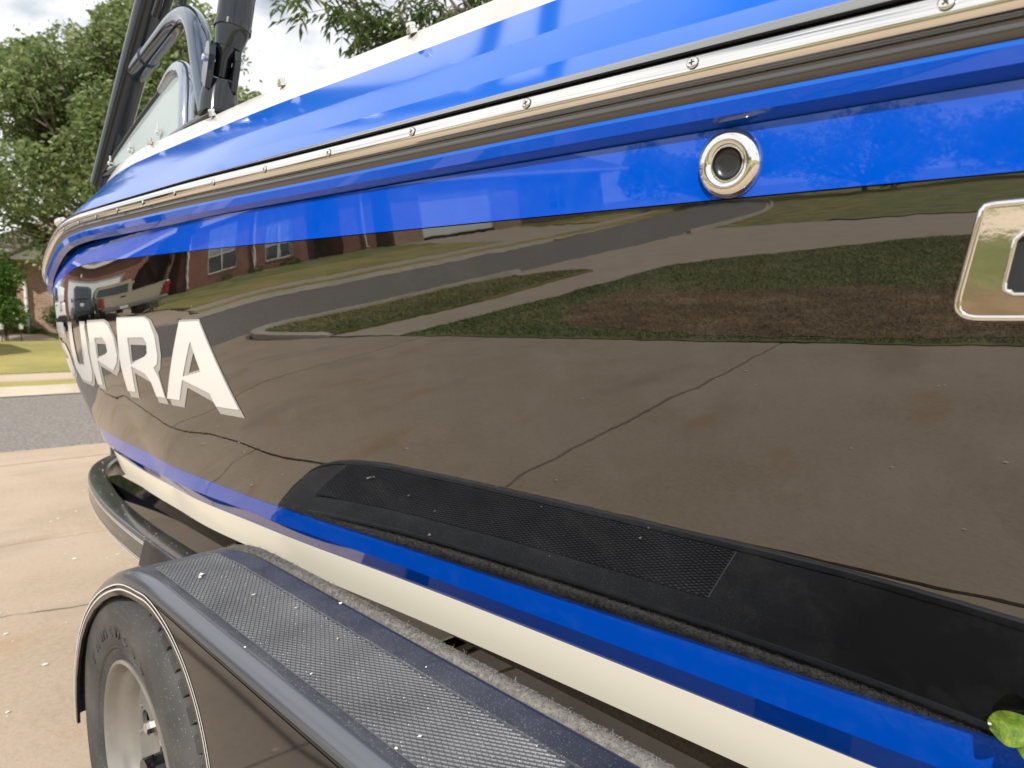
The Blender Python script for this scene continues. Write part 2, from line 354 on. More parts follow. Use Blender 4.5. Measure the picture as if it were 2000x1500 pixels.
# base ground, one sheet to the horizon
V = []; F = []
gx = [-600, -200, -100, -60]+[-50+2.5*i for i in range(41)]+[60, 100, 200, 600]
gy = [-600, -200, -60, -30, -12, 0, 6]+[10+1.0*i for i in range(34)]+[50, 70, 100, 200, 600]
for y in gy:
    for x in gx: V.append((x, y, gz(x, y)-.035))
n = len(gx)
for j in range(len(gy)-1):
    for i in range(n-1): F.append((j*n+i, j*n+i+1, (j+1)*n+i+1, (j+1)*n+i))
tag(meshobj('ground', V, F, M['grass_mid']), kind='structure')
def arc_line(f, x0, x1, n): return [(x0+(x1-x0)*i/n, f(x0+(x1-x0)*i/n)) for i in range(n+1)]
sheet('street', arc_line(yn, -60, 60, 60)+arc_line(yf, 60, -60, 60), -.012, M['asphalt'], flat=True)
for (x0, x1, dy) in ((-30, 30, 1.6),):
    sheet('street_dark_strip', [(-9, 9.65), (-5.2, 9.3), (-3.6, 9.15), (-1.0, 9.4), (-1.0, 9.7), (-3.6, 9.62), (-5.2, 9.75), (-9, 10.2)], -.008, M['asphalt_dark'], flat=True)  # darker strip laid on the street surface
def curb(name, f, x0, x1, side, h=.12, gut=.35, n=24):
    """concrete kerb with a flat gutter towards the street; side=-1 near, +1 far"""
    V = []; F = []
    prof = [(-gut*side, .002), (0, .008), (.03*side, h), (.16*side, h+.005), (.18*side, -.02)]
    for i in range(n+1):
        x = x0+(x1-x0)*i/n
        for (d, z) in prof: V.append((x, f(x)+d, z))
    k = len(prof)
    for i in range(n):
        for j in range(k-1): F.append((i*k+j, i*k+j+1, (i+1)*k+j+1, (i+1)*k+j))
    F += [tuple(range(k)), tuple(n*k+j for j in range(k))[::-1]]
    return tag(meshobj(name, V, F, M['kerb']), kind='structure')
def ynk(x): return yn(x)-.02
curb('kerb', ynk, -8.2, -3.4, -1, .10, .22)
# rounded end of the kerb where the drive apron starts
V = []; F = []
pts = [(-3.4, yn(-3.4)-.02), (-3.1, 7.93), (-2.84, 7.72), (-2.68, 7.42), (-2.64, 7.0), (-2.70, 6.4), (-2.76, 6.2)]
hs = [.10, .10, .10, .095, .08, .045, .01]
sp = spline([Vector((x, y, h)) for (x, y), h in zip(pts, hs)], 5)
for i, p in enumerate(sp):
    t = (sp[min(i+1, len(sp)-1)]-sp[max(i-1, 0)]); t.z = 0; t.normalize(); nrm = Vector((t.y, -t.x, 0))
    for d, z in ((-.02, -.02), (-.02, 0), (-.04, p.z), (-.17, p.z+.004), (-.19, -.02)): V.append(Vector((p.x, p.y, 0))-nrm*d*1.0+Vector((0, 0, z)))
for i in range(len(sp)-1):
    for j in range(4): F.append((i*5+j, i*5+j+1, (i+1)*5+j+1, (i+1)*5+j))
F.append((0, 1, 2, 3, 4)); tag(meshobj('kerb', V, F, M['kerb']), kind='structure')
curb('kerb', ynk, -40, -16.5, -1, .10, .22, 40)
def yfk(x): return yf(x)+.25
curb('kerb', yfk, -45, -3.9, 1, .11, .3, 50)
curb('kerb', yfk, 1.0, 40, 1, .11, .3, 30)
# driveway: slabs with recessed, slightly wandering joints
def wob(a, b, n=26, amp=.014, seed=0):
    rnd = random.Random(hash((round(a[0], 2), round(a[1], 2), round(b[0], 2), round(b[1], 2), seed)) & 0xffff)
    out = []; d = (b[0]-a[0], b[1]-a[1]); L = math.hypot(*d); nx, ny = -d[1]/L, d[0]/L; w_ = 0
    for i in range(n+1):
        t = i/n; w_ = .7*w_+rnd.uniform(-1, 1)*amp
        k = w_ if 0 < i < n else 0
        out.append((a[0]+d[0]*t+nx*k, a[1]+d[1]*t+ny*k))
    return out
sheet('driveway', [(-3.42, -8), (7.6, -8), (7.6, 7.0), (6.8, yn(6.8)), (-3.3, yn(-3.3)), (-2.82, 7.7), (-2.63, 7.0), (-2.72, 6.2), (-2.86, 5.2), (-2.93, 3.9), (-3.12, 2.15), (-3.34, .9)], -.018, M['earth'], flat=True)
drive = bpy.data.objects['driveway']
rows = [[(-3.42, -8), (-.4, -8), (3.3, -8), (7.6, -8)],
        [(-3.56, -1.4), (-.45, -1.35), (3.3, -1.4), (7.6, -1.4)],
        [(-3.18, 1.72), (-.20, 1.78), (3.3, 1.62), (7.6, 1.5)],
        [(-2.88, 4.93), (-.11, 4.64), (3.4, 3.98), (7.6, 3.4)],
        [(-2.63, 7.0), (.16, 7.0), (3.4, 6.8), (7.6, 6.4)],
        [(-3.3, 8.03), (.2, 7.72), (3.4, 7.43), (7.0, 7.11)]]
EH = [[wob(rows[r][c], rows[r][c+1], seed=1) for c in range(3)] for r in range(6)]
EV = [[wob(rows[r][c], rows[r+1][c], seed=2, amp=.012 if 0 < c < 3 else .006) for c in range(4)] for r in range(5)]
EV[1][0] = [(-3.56, -1.4), (-3.50, .0), (-3.43, .65), (-3.26, 1.45), (-3.18, 1.72)]
EV[1][1] = [(-.45, -1.35), (-.40, .1), (-.34, .41), (-.29, 1.0), (-.24, 1.3), (-.22, 1.6), (-.20, 1.78)]
EV[2][1] = [(-.20, 1.78), (-.20, 2.3), (-.19, 2.87), (-.175, 3.2), (-.165, 3.6), (-.13, 4.1), (-.12, 4.4), (-.11, 4.64)]
EV[2][0] = [(-3.18, 1.72), (-3.12, 2.16), (-3.03, 2.94), (-2.95, 3.91), (-2.91, 4.5), (-2.88, 4.93)]
EV[3][0] = [(-2.88, 4.93), (-2.86, 5.2), (-2.74, 6.16), (-2.66, 6.6), (-2.63, 7.0)]
EV[4][0] = [(-2.63, 7.0), (-2.66, 7.42), (-2.82, 7.70), (-3.05, 7.90), (-3.3, 8.03)]
for r in range(5):
    for c in range(3):
        poly = EH[r][c][:-1]+EV[r][c+1][:-1]+EH[r+1][c][::-1][:-1]+EV[r][c][::-1][:-1]
        cx = sum(p[0] for p in poly)/len(poly); cy = sum(p[1] for p in poly)/len(poly)
        q = []
        for x, y in poly:                                   # shrink by half a joint
            d = math.hypot(x-cx, y-cy); q.append((x-(x-cx)/d*.011, y-(y-cy)/d*.011))
        sheet('concrete_slab', q, random.uniform(-.002, .002), M['concrete'], kind=None, parent=drive, skirt=.016, flat=True)
# crack in the slab under the bow
cr_pts = [(-.2, 3.4), (.05, 3.52), (.25, 3.45), (.42, 3.41), (.70, 3.31), (1.1, 3.25), (1.6, 3.1)]
V = []; F = []
for i, (x, y) in enumerate(spline([(x, y, 0) for x, y in cr_pts], 6) and [(p.x, p.y) for p in spline([(x, y, 0) for x, y in cr_pts], 6)]):
    k = random.uniform(-.008, .008); wd = random.uniform(.001, .0035); V += [(x, y+k-wd, .0032), (x, y+k+wd, .0032)]
F = [(2*i, 2*i+1, 2*i+3, 2*i+2) for i in range(len(V)//2-1)]
meshobj('crack', V, F, M['earth'], drive)
# pavement, verge, lawns on the near side
wk = [(-2.86, 5.27), (-3.9, 5.27), (-5.4, 5.24), (-8.3, 5.4), (-8.2, 6.55), (-6.67, 6.36), (-5.3, 6.18), (-4.1, 6.14), (-2.78, 6.2)]
sheet('sidewalk', wk, .004, M['walk'], flat=True)
sheet('verge', [(-2.88, 6.24), (-4.1, 6.18), (-5.3, 6.22), (-6.67, 6.4), (-8.0, 6.56), (-7.9, 7.2), (-7.5, 7.7), (-6.6, yn(-6.6)-.18), (-3.45, yn(-3.45)-.18), (-3.05, 7.75), (-2.84, 7.3), (-2.84, 6.7)], .045, M['grass_mid'], flat=True, skirt=.05)
lawn_poly = [(-3.44, .72), (-3.28, 1.52), (-3.16, 2.16), (-3.07, 2.94), (-2.98, 3.91), (-2.94, 4.5), (-2.89, 5.22), (-3.95, 5.22), (-5.4, 5.19), (-8.3, 5.36), (-8.9, 5.0), (-10.0, 3.66), (-11.5, 2.26), (-13.5, -8), (-3.58, -8), (-3.62, -1.4)]
sheet('lawn', [(x+.045, y) if x > -3.7 else (x, y) for x, y in lawn_poly], .006, M['grass_green'], flat=True)
def blob(cx, cy, rx, ry, n=40, seed=1, j=.12):
    rnd = random.Random(seed); ph = [rnd.uniform(0, 6.28) for _ in range(5)]
    return [(cx+math.cos(a)*rx*(1+j*sum(math.sin(k*a+ph[k-2])/k for k in (2, 3, 5)) ), cy+math.sin(a)*ry*(1+j*sum(math.cos(k*a+ph[k-2])/k for k in (2, 3, 4)))) for a in [2*PI*i/n for i in range(n)]]
brown = [(-5.5, 4.5), (-4.6, 4.4), (-3.72, 3.9), (-3.42, 3.25), (-3.35, 2.65), (-3.28, 2.1), (-3.45, 1.3), (-3.62, .8), (-3.8, -.6), (-4.2, -2.5), (-6.5, -2.5), (-6.2, .2), (-5.7, 1.1), (-6.0, 1.9), (-5.75, 2.4), (-5.55, 3.5), (-5.75, 4.2)]
bsp = spline([(x, y, 0) for x, y in brown]+[(brown[0][0], brown[0][1], 0)], 6)[:-1]
brown_s = [(p.x+random.uniform(-.05, .05), p.y+random.uniform(-.05, .05)) for p in bsp]
sheet('dead_grass', brown_s, .012, M['grass_dead'], flat=True)
sheet('neighbour_driveway', [(-8.34, 5.4), (-8.94, 5.0), (-10.04, 3.68), (-11.55, 2.27), (-13.6, -8), (-20.0, -8), (-18.2, 2.4), (-17.6, 4.7), (-17.4, 6.0), (-18.2, yn(-18.2)), (-8.0, yn(-8.0)), (-7.6, 7.5), (-8.0, 6.5)], .006, M['walk'], flat=True)
sheet('far_lawn_west', [(-18.4, 2.4), (-17.8, 4.7), (-17.9, 6.0), (-40, 8.5), (-40, -8), (-20.2, -8)], .02, M['grass_green'], flat=True)
# far side of the street
def off(f, d): return lambda x: f(x)+d
def strip(name, fa, fb_, x0, x1, z, m, n=30): return sheet(name, arc_line(fa, x0, x1, n)+arc_line(fb_, x1, x0, n), z, m, skirt=.16)
strip('far_verge', off(yf, .42), off(yf, 1.35), -45, -4.55, .075, M['grass_yellow'])
strip('far_verge', off(yf, .42), off(yf, 1.35), .9, 40, .075, M['grass_yellow'])
strip('far_sidewalk', off(yf, 1.38), off(yf, 2.35), -45, -4.75, .07, M['walk'])
strip('far_sidewalk', off(yf, 1.38), off(yf, 2.35), .9, 40, .07, M['walk'])
strip('far_lawn', off(yf, 2.38), lambda x: 19.2-.09*x, -17.5, -5.0, .09, M['grass_yellow'])
strip('far_lawn_green', lambda x: 19.22-.09*x, lambda x: 23.6-.05*x, -17.5, -5.75, .085, M['grass_green'])
strip('far_lawn', off(yf, 2.38), lambda x: 22.2-.02*x, 2.0, 22, .09, M['grass_yellow'])
strip('far_lawn_green', lambda x: 22.22-.02*x, lambda x: 25.3-.02*x, 2.72, 22, .085, M['grass_green'])
strip('house_path', lambda x: 22.6, lambda x: 24.6, 3.1, 4.45, .10, M['walk'], 6)
sheet('far_driveway', [(-3.6, yf(-3.6)-.02), (-4.3, 14.3), (-4.65, 15.4), (-4.75, 16.3), (-5.5, 19.8), (-5.9, 22.6), (2.7, 22.6), (2.2, 20), (1.0, 16), (.6, 14.6), (1.2, yf(1.2)-.02)], .055, M['walk'], skirt=.14)
strip('far_lawn', off(yf, 2.38), lambda x: 21.0-.05*x, -45, -27, .09, M['grass_yellow'])
sheet('far_driveway', [(-18.2, yf(-18.2)+.1), (-17.8, 17.5), (-18.0, 24), (-26.5, 24.5), (-26.8, 18), (-27.0, yf(-27)+.1)], .055, M['walk'])

# grass blades on the near lawn and the verge
def in_poly(x, y, poly):
    c = False; j = len(poly)-1
    for i in range(len(poly)):
        if (poly[i][1] > y) != (poly[j][1] > y) and x < (poly[j][0]-poly[i][0])*(y-poly[i][1])/(poly[j][1]-poly[i][1])+poly[i][0]: c = not c
        j = i
    return c
def blades(name, poly, n, z, mats, chooser, hmin=.02, hmax=.05, seed=3):
    rnd = random.Random(seed); V = []; F = []; mi = []
    xs = [p[0] for p in poly]; ys = [p[1] for p in poly]
    for _ in range(n):
        x = rnd.uniform(min(xs), max(xs)); y = rnd.uniform(min(ys), max(ys))
        if not in_poly(x, y, poly): continue
        k, hs = chooser(x, y, rnd)
        a = rnd.uniform(0, PI*2); h = rnd.uniform(hmin, hmax)*hs; l = rnd.uniform(.2, 1.2)*h; wd = rnd.uniform(.003, .006)
        ca, sa = math.cos(a), math.sin(a); b = len(V)
        V += [(x-sa*wd, y+ca*wd, z), (x+sa*wd, y-ca*wd, z), (x+ca*l, y+sa*l, z+h)]
        F.append((b, b+1, b+2)); mi.append(k)
    o = meshobj(name, V, F, mats, None, mi); o['kind'] = 'stuff'; return o
gb = [mat('blade_green', (.14, .215, .05), .6), mat('blade_yellow', (.44, .36, .13), .7), mat('blade_brown', (.36, .24, .13), .8), mat('blade_dark', (.06, .11, .025), .6)]
near_lawn = [p for p in lawn_poly if p[1] > -3]+[(-10, -2.5), (-3.5, -2.5)]
def ch_lawn(x, y, r):
    if in_poly(x, y, brown_s): return (r.choice((2, 2, 2, 1, 2, 1)) if r.random() < .93 else 0, 1.0)
    edge = min(abs(x+3.0), abs(y-5.1)) < .35
    return (r.choice((0, 3, 0, 3, 0)) if r.random() < (.9 if edge else .66) else 1, 1.15 if edge else 1)
blades('lawn_grass', [(-3.44, .72), (-3.28, 1.52), (-3.16, 2.16), (-3.07, 2.94), (-2.98, 3.91), (-2.94, 4.5), (-2.89, 5.22), (-3.95, 5.22), (-5.4, 5.19), (-8.3, 5.36), (-8.9, 5.0), (-10.0, 3.66), (-11.5, 2.26), (-11.7, -2), (-3.6, -2)], 110000, .004, gb, ch_lawn)
def ch_verge(x, y, r): return (r.choice((1, 1, 0, 1, 3)) if (y-6.2-.1*x*0) > .75 else r.choice((0, 3, 0, 1)), 1)
blades('verge_grass', [(-2.88, 6.24), (-4.1, 6.18), (-5.3, 6.22), (-6.67, 6.4), (-8.0, 6.56), (-7.9, 7.2), (-7.5, 7.7), (-6.6, 8.1), (-3.45, 7.85), (-3.05, 7.7), (-2.86, 7.2)], 24000, .045, gb, ch_verge, .02, .045, 5)

# ------------------------------------------------------------------ the boat hull
K = .75; XC = 1.85
SC = dict(zip([(0, 1), (1, 1), (2, 1), (0, 2), (1, 2), (2, 2), (0, 3), (1, 3), (2, 3), (3, 1), (0, 4), (1, 4), (3, 2)],
              [0.08339, 0.03213, -0.00728, 0.05576, 0.06387, -0.0806, 0.34961, 0.16515, -0.13019, -0.00962, -0.14231, -0.06992, 0.05918]))
BW = [2.59489, 2.28681, 0.06237, 0.25899, 2.59965, -0.04376, 0.02352, -0.03252, 0.0251, -0.01727]
RB = [-0.12139, -0.07765, 0.01212, 0.01056, -0.11934, -0.28566, -0.02811, 0.04916, -0.11316, -0.04004, 0.08371, -0.00873]
def blen(v): return BW[1]-BW[2]*v-BW[3]*v*v
def rside(f, v):
    fc = max(f, .0); fe = min(max(f, .05), 2.6); q = min(fc, 1.67)
    r = .01665353*q*q-.0554697*q+.64956376+.03
    if f < 0: r += -.05*f*.2
    for (i, j), a in SC.items(): r += a*fe**i*v**j
    g = max(0, min(f, 3.4)-1.9)
    for k, kf in enumerate((1.7, 2.0, 2.3, 2.6, 2.9, 3.2)): r += .1*math.exp(-((f-kf)/.28)**2/2)*(RB[2*k]+RB[2*k+1]*v)
    return r+BW[5]*g*g*v+BW[6]*g**3*v+BW[7]*g*g*v*v+BW[8]*g*g+BW[9]*g**3
def rsurf(f, v):
    L = blen(v); u = min(max((f-BW[0])/L, 0), 1)
    r = rside(f, v); return r+(XC-r)*(1-math.sqrt(max(0, 1-u**BW[4])))
def real(r, f, z): return (K*r, K*f, 1.2+K*(z-1.34))
def hull_x(f, z):                                           # real f,z -> real x of the black topside
    return K*rsurf(f/K, 1.47-((z-1.2)/K+1.34))
def hull_n(f, z):
    e = .002; a = (hull_x(f+e, z)-hull_x(f-e, z))/(2*e); b = (hull_x(f, z+e)-hull_x(f, z-e))/(2*e)
    return Vector((-1, a, b)).normalized()
def drop(f):
    if f < 2.75: return 0
    return -.2*(f-2.75)**2 if f < 3.5 else -.1125-.12*(f-3.5)
def cl(f): return min(max(f, -.6), 2.6)
Z = {'A': lambda f: 1.827+.029*cl(f)+drop(f), 'B': lambda f: 1.776+.0277*cl(f)+drop(f), 'C': lambda f: 1.702+.0265*cl(f)+drop(f),
     'D': lambda f: 1.634+.033*cl(f)+drop(f), 'E': lambda f: 1.601+.027*cl(f)+drop(f), 'F': lambda f: 1.588+.032*cl(f)+drop(f),
     'G': lambda f: 1.574+.033*cl(f)-.0035*cl(f)**2+drop(f), 'H': lambda f: 1.555+.031*cl(f)+drop(f), 'I': lambda f: 1.537+.028*cl(f)+drop(f),
     'J': lambda f: 1.525+.027*cl(f)+drop(f), 'K': lambda f: 1.517+.026*cl(f)+drop(f), 'L': lambda f: 1.448+.026*cl(f)+drop(f),
     'M': lambda f: .947-.052*cl(f)+.010*cl(f)**2, 'N': lambda f: .876-.032*cl(f)+.0015*cl(f)**2, 'O': lambda f: .822-.028*cl(f), 'P': lambda f: .732-.03*cl(f)}
OFF = {'A': .17, 'B': .14, 'C': .07, 'D': .02, 'E': -.016, 'F': -.026, 'G': -.03, 'H': -.03, 'I': -.024, 'J': -.020, 'K': -.002, 'L': 0}
FB = BW[0]
T_ST = [(-4.6+i*.4) for i in range(11)]+[-.3+(FB+.3)*i/70 for i in range(70)]
U_BW = [1-(1-i/70)**2.2 for i in range(71)]
def row(kind, zf, offx=0.0):
    """list of (r,f,z) along the boat for one line; kind 'up' rides on the rail plan, 'side' on the topside, 'low' below it"""
    out = []
    for f in T_ST:
        z = zf(f)
        if kind == 'up': r = rside(f, 0)+offx
        elif kind == 'side': r = rside(f, 1.47-z)
        else: r = rside(f, 1.47-Z['M'](f))+offx
        out.append((r, f, z))
    for u in U_BW:
        f = FB+u*2
        for _ in range(6):
            z = zf(f); v = 0 if kind == 'up' else (1.47-z if kind == 'side' else 1.47-Z['M'](f)+.0)
            f = FB+u*blen(v)
        z = zf(f); rs_ = rside(f, v); S = 1-math.sqrt(max(0, 1-u**BW[4]))
        r = min(rs_+(XC-rs_)*S+offx*(1 if u < .999 else 0), XC)
        if u > .9995: r = XC
        out.append((r, f, z))
    return out
boat = empty('motorboat', (XC*K, .6, .35), 'blue, black and white motorboat on its trailer, lettered along the black topside', 'boat')
def loft(rows_, m_idx):
    V = []; F = []; mi = []
    n = len(rows_[0])
    for (ra, rb), m in zip(zip(rows_[:-1], rows_[1:]), m_idx):
        for sgn in (1, -1):
            b = len(V)
            for R_ in (ra, rb):
                for (r, f, z) in R_: V.append(real(r if sgn > 0 else 2*XC-r, f, z))
            for i in range(n-1):
                q = (b+i, b+i+1, b+n+i+1, b+n+i); F.append(q if sgn > 0 else q[::-1]); mi.append(m)
    return V, F, mi
def loft_smooth(rows_, m_idx):
    V = []; F = []; mi = []; n = len(rows_[0])
    for sgn in (1, -1):
        b = len(V)
        for R_ in rows_:
            for (r, f, z) in R_: V.append(real(r if sgn > 0 else 2*XC-r, f, z))
        for j in range(len(rows_)-1):
            for i in range(n-1):
                q = (b+j*n+i, b+j*n+i+1, b+(j+1)*n+i+1, b+(j+1)*n+i); F.append(q if sgn > 0 else q[::-1]); mi.append(m_idx)
    return V, F, mi
hull_mats = [M['black_gel'], M['blue_gel'], M['white_gel'], M['cream_gel'], M['trailer_black']]
hm = MB()
def addl(t, m=None):
    V, F, mi = t; n0 = len(hm.V); hm.V += V; hm.F += [tuple(i+n0 for i in f) for f in F]; hm.mi += mi
rI = row('up', Z['I'], OFF['I']); rJ = row('up', Z['J'], OFF['J']); rK = row('up', Z['K'], OFF['K'])
rK2 = row('up', lambda f: Z['K'](f)-.006, .001)
rL = row('side', Z['L']); rL0 = row('up', lambda f: Z['L'](f)+.006, -.0005)
addl(loft([rI, rJ], [1])); addl(loft([rJ, rK], [1]))
blue_side = [row('side', (lambda t: (lambda f: Z['K'](f)*(1-t)+(Z['L'](f)+.0015)*t))(t)) for t in [i/6 for i in range(7)]]
addl(loft_smooth(blue_side, 1))
# thin moulded bead between the blue and the black
bead = [blue_side[-1], [(r+.005, f, z-.0005) for r, f, z in blue_side[-1]], [(r+.005, f, z-.002) for r, f, z in rL], rL]
addl(loft(bead, [4, 4, 4]))
NS = 44
side = [row('side', (lambda t: (lambda f: Z['L'](f)*(1-t)+Z['M'](f)*t))(i/NS)) for i in range(NS+1)]
addl(loft_smooth(side, 0))
rM = side[-1]
rM2 = row('low', lambda f: Z['M'](f)-.003, .008)
rN = row('low', Z['N'], .03); rO = row('low', Z['O'], .072); rO2 = row('low', lambda f: Z['O'](f)-.008, .074); rP = row('low', Z['P'], .10)
addl(loft([rM, rM2], [0])); addl(loft([rM2, rN], [1])); addl(loft([rN, rO], [1])); addl(loft_smooth([rO, rO2, rP], 3))
rQ = [(r+(XC-r)*.16, f, z-.03) for r, f, z in rP]; rR = [(r+(XC-r)*.55, f, z-.14) for r, f, z in rP]; rS = [(XC, f, z-.27) for r, f, z in rP]
addl(loft([rP, rQ], [0])); addl(loft([rQ, rR, rS], [0, 0]))
# transom
tr = [rr[0] for rr in (rI, rK, rL, rM, rN, rO, rP, rR)]
P1 = [real(*t) for t in tr]; P2 = [real(2*XC-r, f, z) for r, f, z in tr][::-1]
hm.add(P1+[real(XC, tr[-1][1], rS[0][2])]+P2, [tuple(range(len(P1)*2+1))[::-1]], 0)
hull = hm.build('hull', hull_mats, boat); hull.data.polygons.foreach_set('use_smooth', [True]*len(hull.data.polygons))

# deck moulding
hm = MB()
rA2 = row('up', lambda f: Z['A'](f)+.010, .33); rA1 = row('up', lambda f: Z['A'](f)+.003, .185); rA = row('up', Z['A'], OFF['A']); rB = row('up', Z['B'], OFF['B']); rC = row('up', Z['C'], OFF['C']); rD = row('up', Z['D'], OFF['D']); rE = row('up', Z['E'], OFF['E'])
rW = row('up', lambda f: Z['A'](f)-.35, .36)
def mid(ra, rb, t, bul): return [(a[0]*(1-t)+b[0]*t-bul, a[1]*(1-t)+b[1]*t, a[2]*(1-t)+b[2]*t+bul*.6) for a, b in zip(ra, rb)]
addl(loft([rA2, rW], [0])); addl(loft_smooth([rA2, rA1, rA], 0)); addl(loft_smooth([rA, mid(rA, rB, .5, .001), rB], 0))
addl(loft_smooth([rB, mid(rB, rC, .5, .0003), rC], 1)); addl(loft_smooth([rC, mid(rC, rD, .5, .0003), rD], 1)); addl(loft_smooth([rD, mid(rD, rE, .5, .0003), rE], 1))
addl(loft([rE, rI], [1]))
rFl = [(XC, f, z) for r, f, z in rW]; addl(loft([rW, rFl], [0]))
deck = hm.build('deck', [M['white_gel'], M['blue_deck']], boat, True)

# rub rail: vinyl body with a polished half-round insert
hm = MB()
def up(zk, dz, o): return row('up', (lambda f: Z[zk](f)+dz), o)
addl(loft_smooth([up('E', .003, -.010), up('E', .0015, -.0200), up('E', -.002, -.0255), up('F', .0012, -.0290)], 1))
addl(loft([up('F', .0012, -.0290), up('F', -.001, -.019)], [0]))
addl(loft([up('F', -.001, -.019), up('H', .001, -.022)], [0]))
lo = [up('H', .0015, -.020)]
for t in [i/8 for i in range(9)]: lo.append([(p[0]*(1-t)+q[0]*t-.0075*math.sin(PI*min(1, t*.92+.08)), p[1]*(1-t)+q[1]*t, p[2]*(1-t)+q[2]*t) for p, q in zip(up('H', .0005, -.0235), up('I', 0, -.018))])
addl(loft_smooth(lo, 0))
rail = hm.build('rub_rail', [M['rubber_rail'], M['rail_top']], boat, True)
hm = MB(); ins = []
a_, b_ = up('F', -.002, -.022), up('H', .001, -.025)
for i in range(11):
    t = i/10; bul = .0135*math.sqrt(max(0, 1-(2*t-1)**2))
    ins.append([(p[0]*(1-t)+q[0]*t-bul, p[1]*(1-t)+q[1]*t, p[2]*(1-t)+q[2]*t) for p, q in zip(a_, b_)])
addl(loft_smooth(ins, 0))
strip_o = hm.build('steel_insert', M['steel'], rail, True)
# screws along the insert
sf = [.18, .396, .616, .836, 1.056, 1.275, 1.497, 1.713, 1.937, 2.155, 2.37, 2.585, 2.80]
proto = None
for f in sf:
    z = Z['G'](f); p = Vector(real(rside(f, 0)-.0375, f, z)); e = .05
    t = (Vector(real(rside(f+e, 0), f+e, Z['G'](f+e)))-Vector(real(rside(f-e, 0), f-e, Z['G'](f-e)))).normalized()
    nrm = Vector((-1, 0, .12)); nrm = (nrm-t*nrm.dot(t)).normalized()
    if proto is None:
        mb = MB(); mb.lathe([(.0044, -.002), (.0044, .0002), (.0039, .0007), (.0026, .0011), (.0010, .0013)], (0, 0, 0), (0, 0, 1), 20, 0, True)
        mb.lathe([(.0047, -.002), (.0047, .0001)], (0, 0, 0), (0, 0, 1), 20, 1)
        mb.add([(.0056, 0, .0002)]*0, [], 0)
        for ang in (0, PI/2):
            ca, sa = math.cos(ang), math.sin(ang); l, wd = .0023, .0005
            mb.add([(ca*l-sa*wd, sa*l+ca*wd, .0015), (-ca*l-sa*wd, -sa*l+ca*wd, .0015), (-ca*l+sa*wd, -sa*l-ca*wd, .0015), (ca*l+sa*wd, sa*l-ca*wd, .0015)], [(0, 1, 2, 3)], 1)
        proto = mb.build('screw', [M['steel'], M['steel_dark']], rail, True); o = proto
    else:
        o = proto.copy(); C.objects.link(o); o.parent = rail; o.matrix_parent_inverse = PM[rail.name]
    x = t; zz = nrm; y = zz.cross(x)
    rot = Matrix((x, y, zz)).transposed().to_4x4() @ Matrix.Rotation(random.uniform(0, 1.5), 4, 'Z')
    o.matrix_basis = Matrix.Translation(p) @ rot

# drain fitting
def old2(f, z): return (f*K, 1.2+K*(z-1.34))
f0, z0 = old2(.373, 1.4925); nd = hull_n(f0, z0); pd = Vector((hull_x(f0, z0), f0, z0))
mb = MB()
mb.lathe([(.0252, -.002), (.0254, .0012), (.0240, .0042), (.0205, .0068), (.0165, .0075), (.0142, .0066), (.0130, .0048), (.0126, .0040)], pd, nd, 48)
mb.lathe([(.0126, .0040), (.0120, .0052)], pd, nd, 48); 
fit = mb.build('drain_fitting', M['steel'], boat, True)
mb = MB(); mb.lathe([(.0119, .0052), (.0113, .0045), (.0108, .0012), (.0060, .0008), (.0004, .0008)], pd, nd, 40, 0, True)
mb.build('drain_tube', mat('tube_inner', (.06, .06, .06), .25, .8), fit, True)

# vent bezel near the stern
vz = lambda z: 1.2+K*(z-1.34)
outer = [(.117, vz(1.430)), (.1315, vz(1.353)), (.1295, vz(1.345)), (.124, vz(1.339)), (.115, vz(1.3375)), (-.16, vz(1.3375)), (-.17, vz(1.345)), (-.155, vz(1.42)), (-.148, vz(1.430))]
outer = [(.1145, vz(1.4305)), (.1175, vz(1.428))]+outer[1:]
inner = [(.100, vz(1.402)), (.1045, vz(1.367)), (.1035, vz(1.362)), (.099, vz(1.3595)), (-.13, vz(1.3595)), (-.137, vz(1.365)), (-.128, vz(1.398)), (-.122, vz(1.403)), (.098, vz(1.404))]
def on_hull(f, z, d):
    n_ = hull_n(max(f, .02), z); return Vector((hull_x(f, z), f, z))+n_*d
def ring_res(poly, n=64):
    L = [0]
    P = poly+[poly[0]]
    for a, b in zip(P[:-1], P[1:]): L.append(L[-1]+math.hypot(b[0]-a[0], b[1]-a[1]))
    out = []
    for i in range(n):
        s = L[-1]*i/n
        for k in range(len(P)-1):
            if L[k] <= s <= L[k+1]+1e-9:
                t = (s-L[k])/max(L[k+1]-L[k], 1e-9); out.append((P[k][0]*(1-t)+P[k+1][0]*t, P[k][1]*(1-t)+P[k+1][1]*t)); break
    return out
def inset(poly, d):
    cx = sum(p[0] for p in poly)/len(poly); cz = sum(p[1] for p in poly)/len(poly); out = []
    n = len(poly)
    for i in range(n):
        a = poly[i-1]; b = poly[(i+1) % n]; tx, tz = b[0]-a[0], b[1]-a[1]; l = math.hypot(tx, tz) or 1
        nx, nz = -tz/l, tx/l
        if (cx-poly[i][0])*nx+(cz-poly[i][1])*nz < 0: nx, nz = -nx, -nz
        out.append((poly[i][0]+nx*d, poly[i][1]+nz*d))
    return out
def chaikin(p, k=3):
    for _ in range(k):
        q = []
        for i in range(len(p)):
            a, b = p[i], p[(i+1) % len(p)]; q += [(a[0]*.75+b[0]*.25, a[1]*.75+b[1]*.25), (a[0]*.25+b[0]*.75, a[1]*.25+b[1]*.75)]
        p = q
    return p
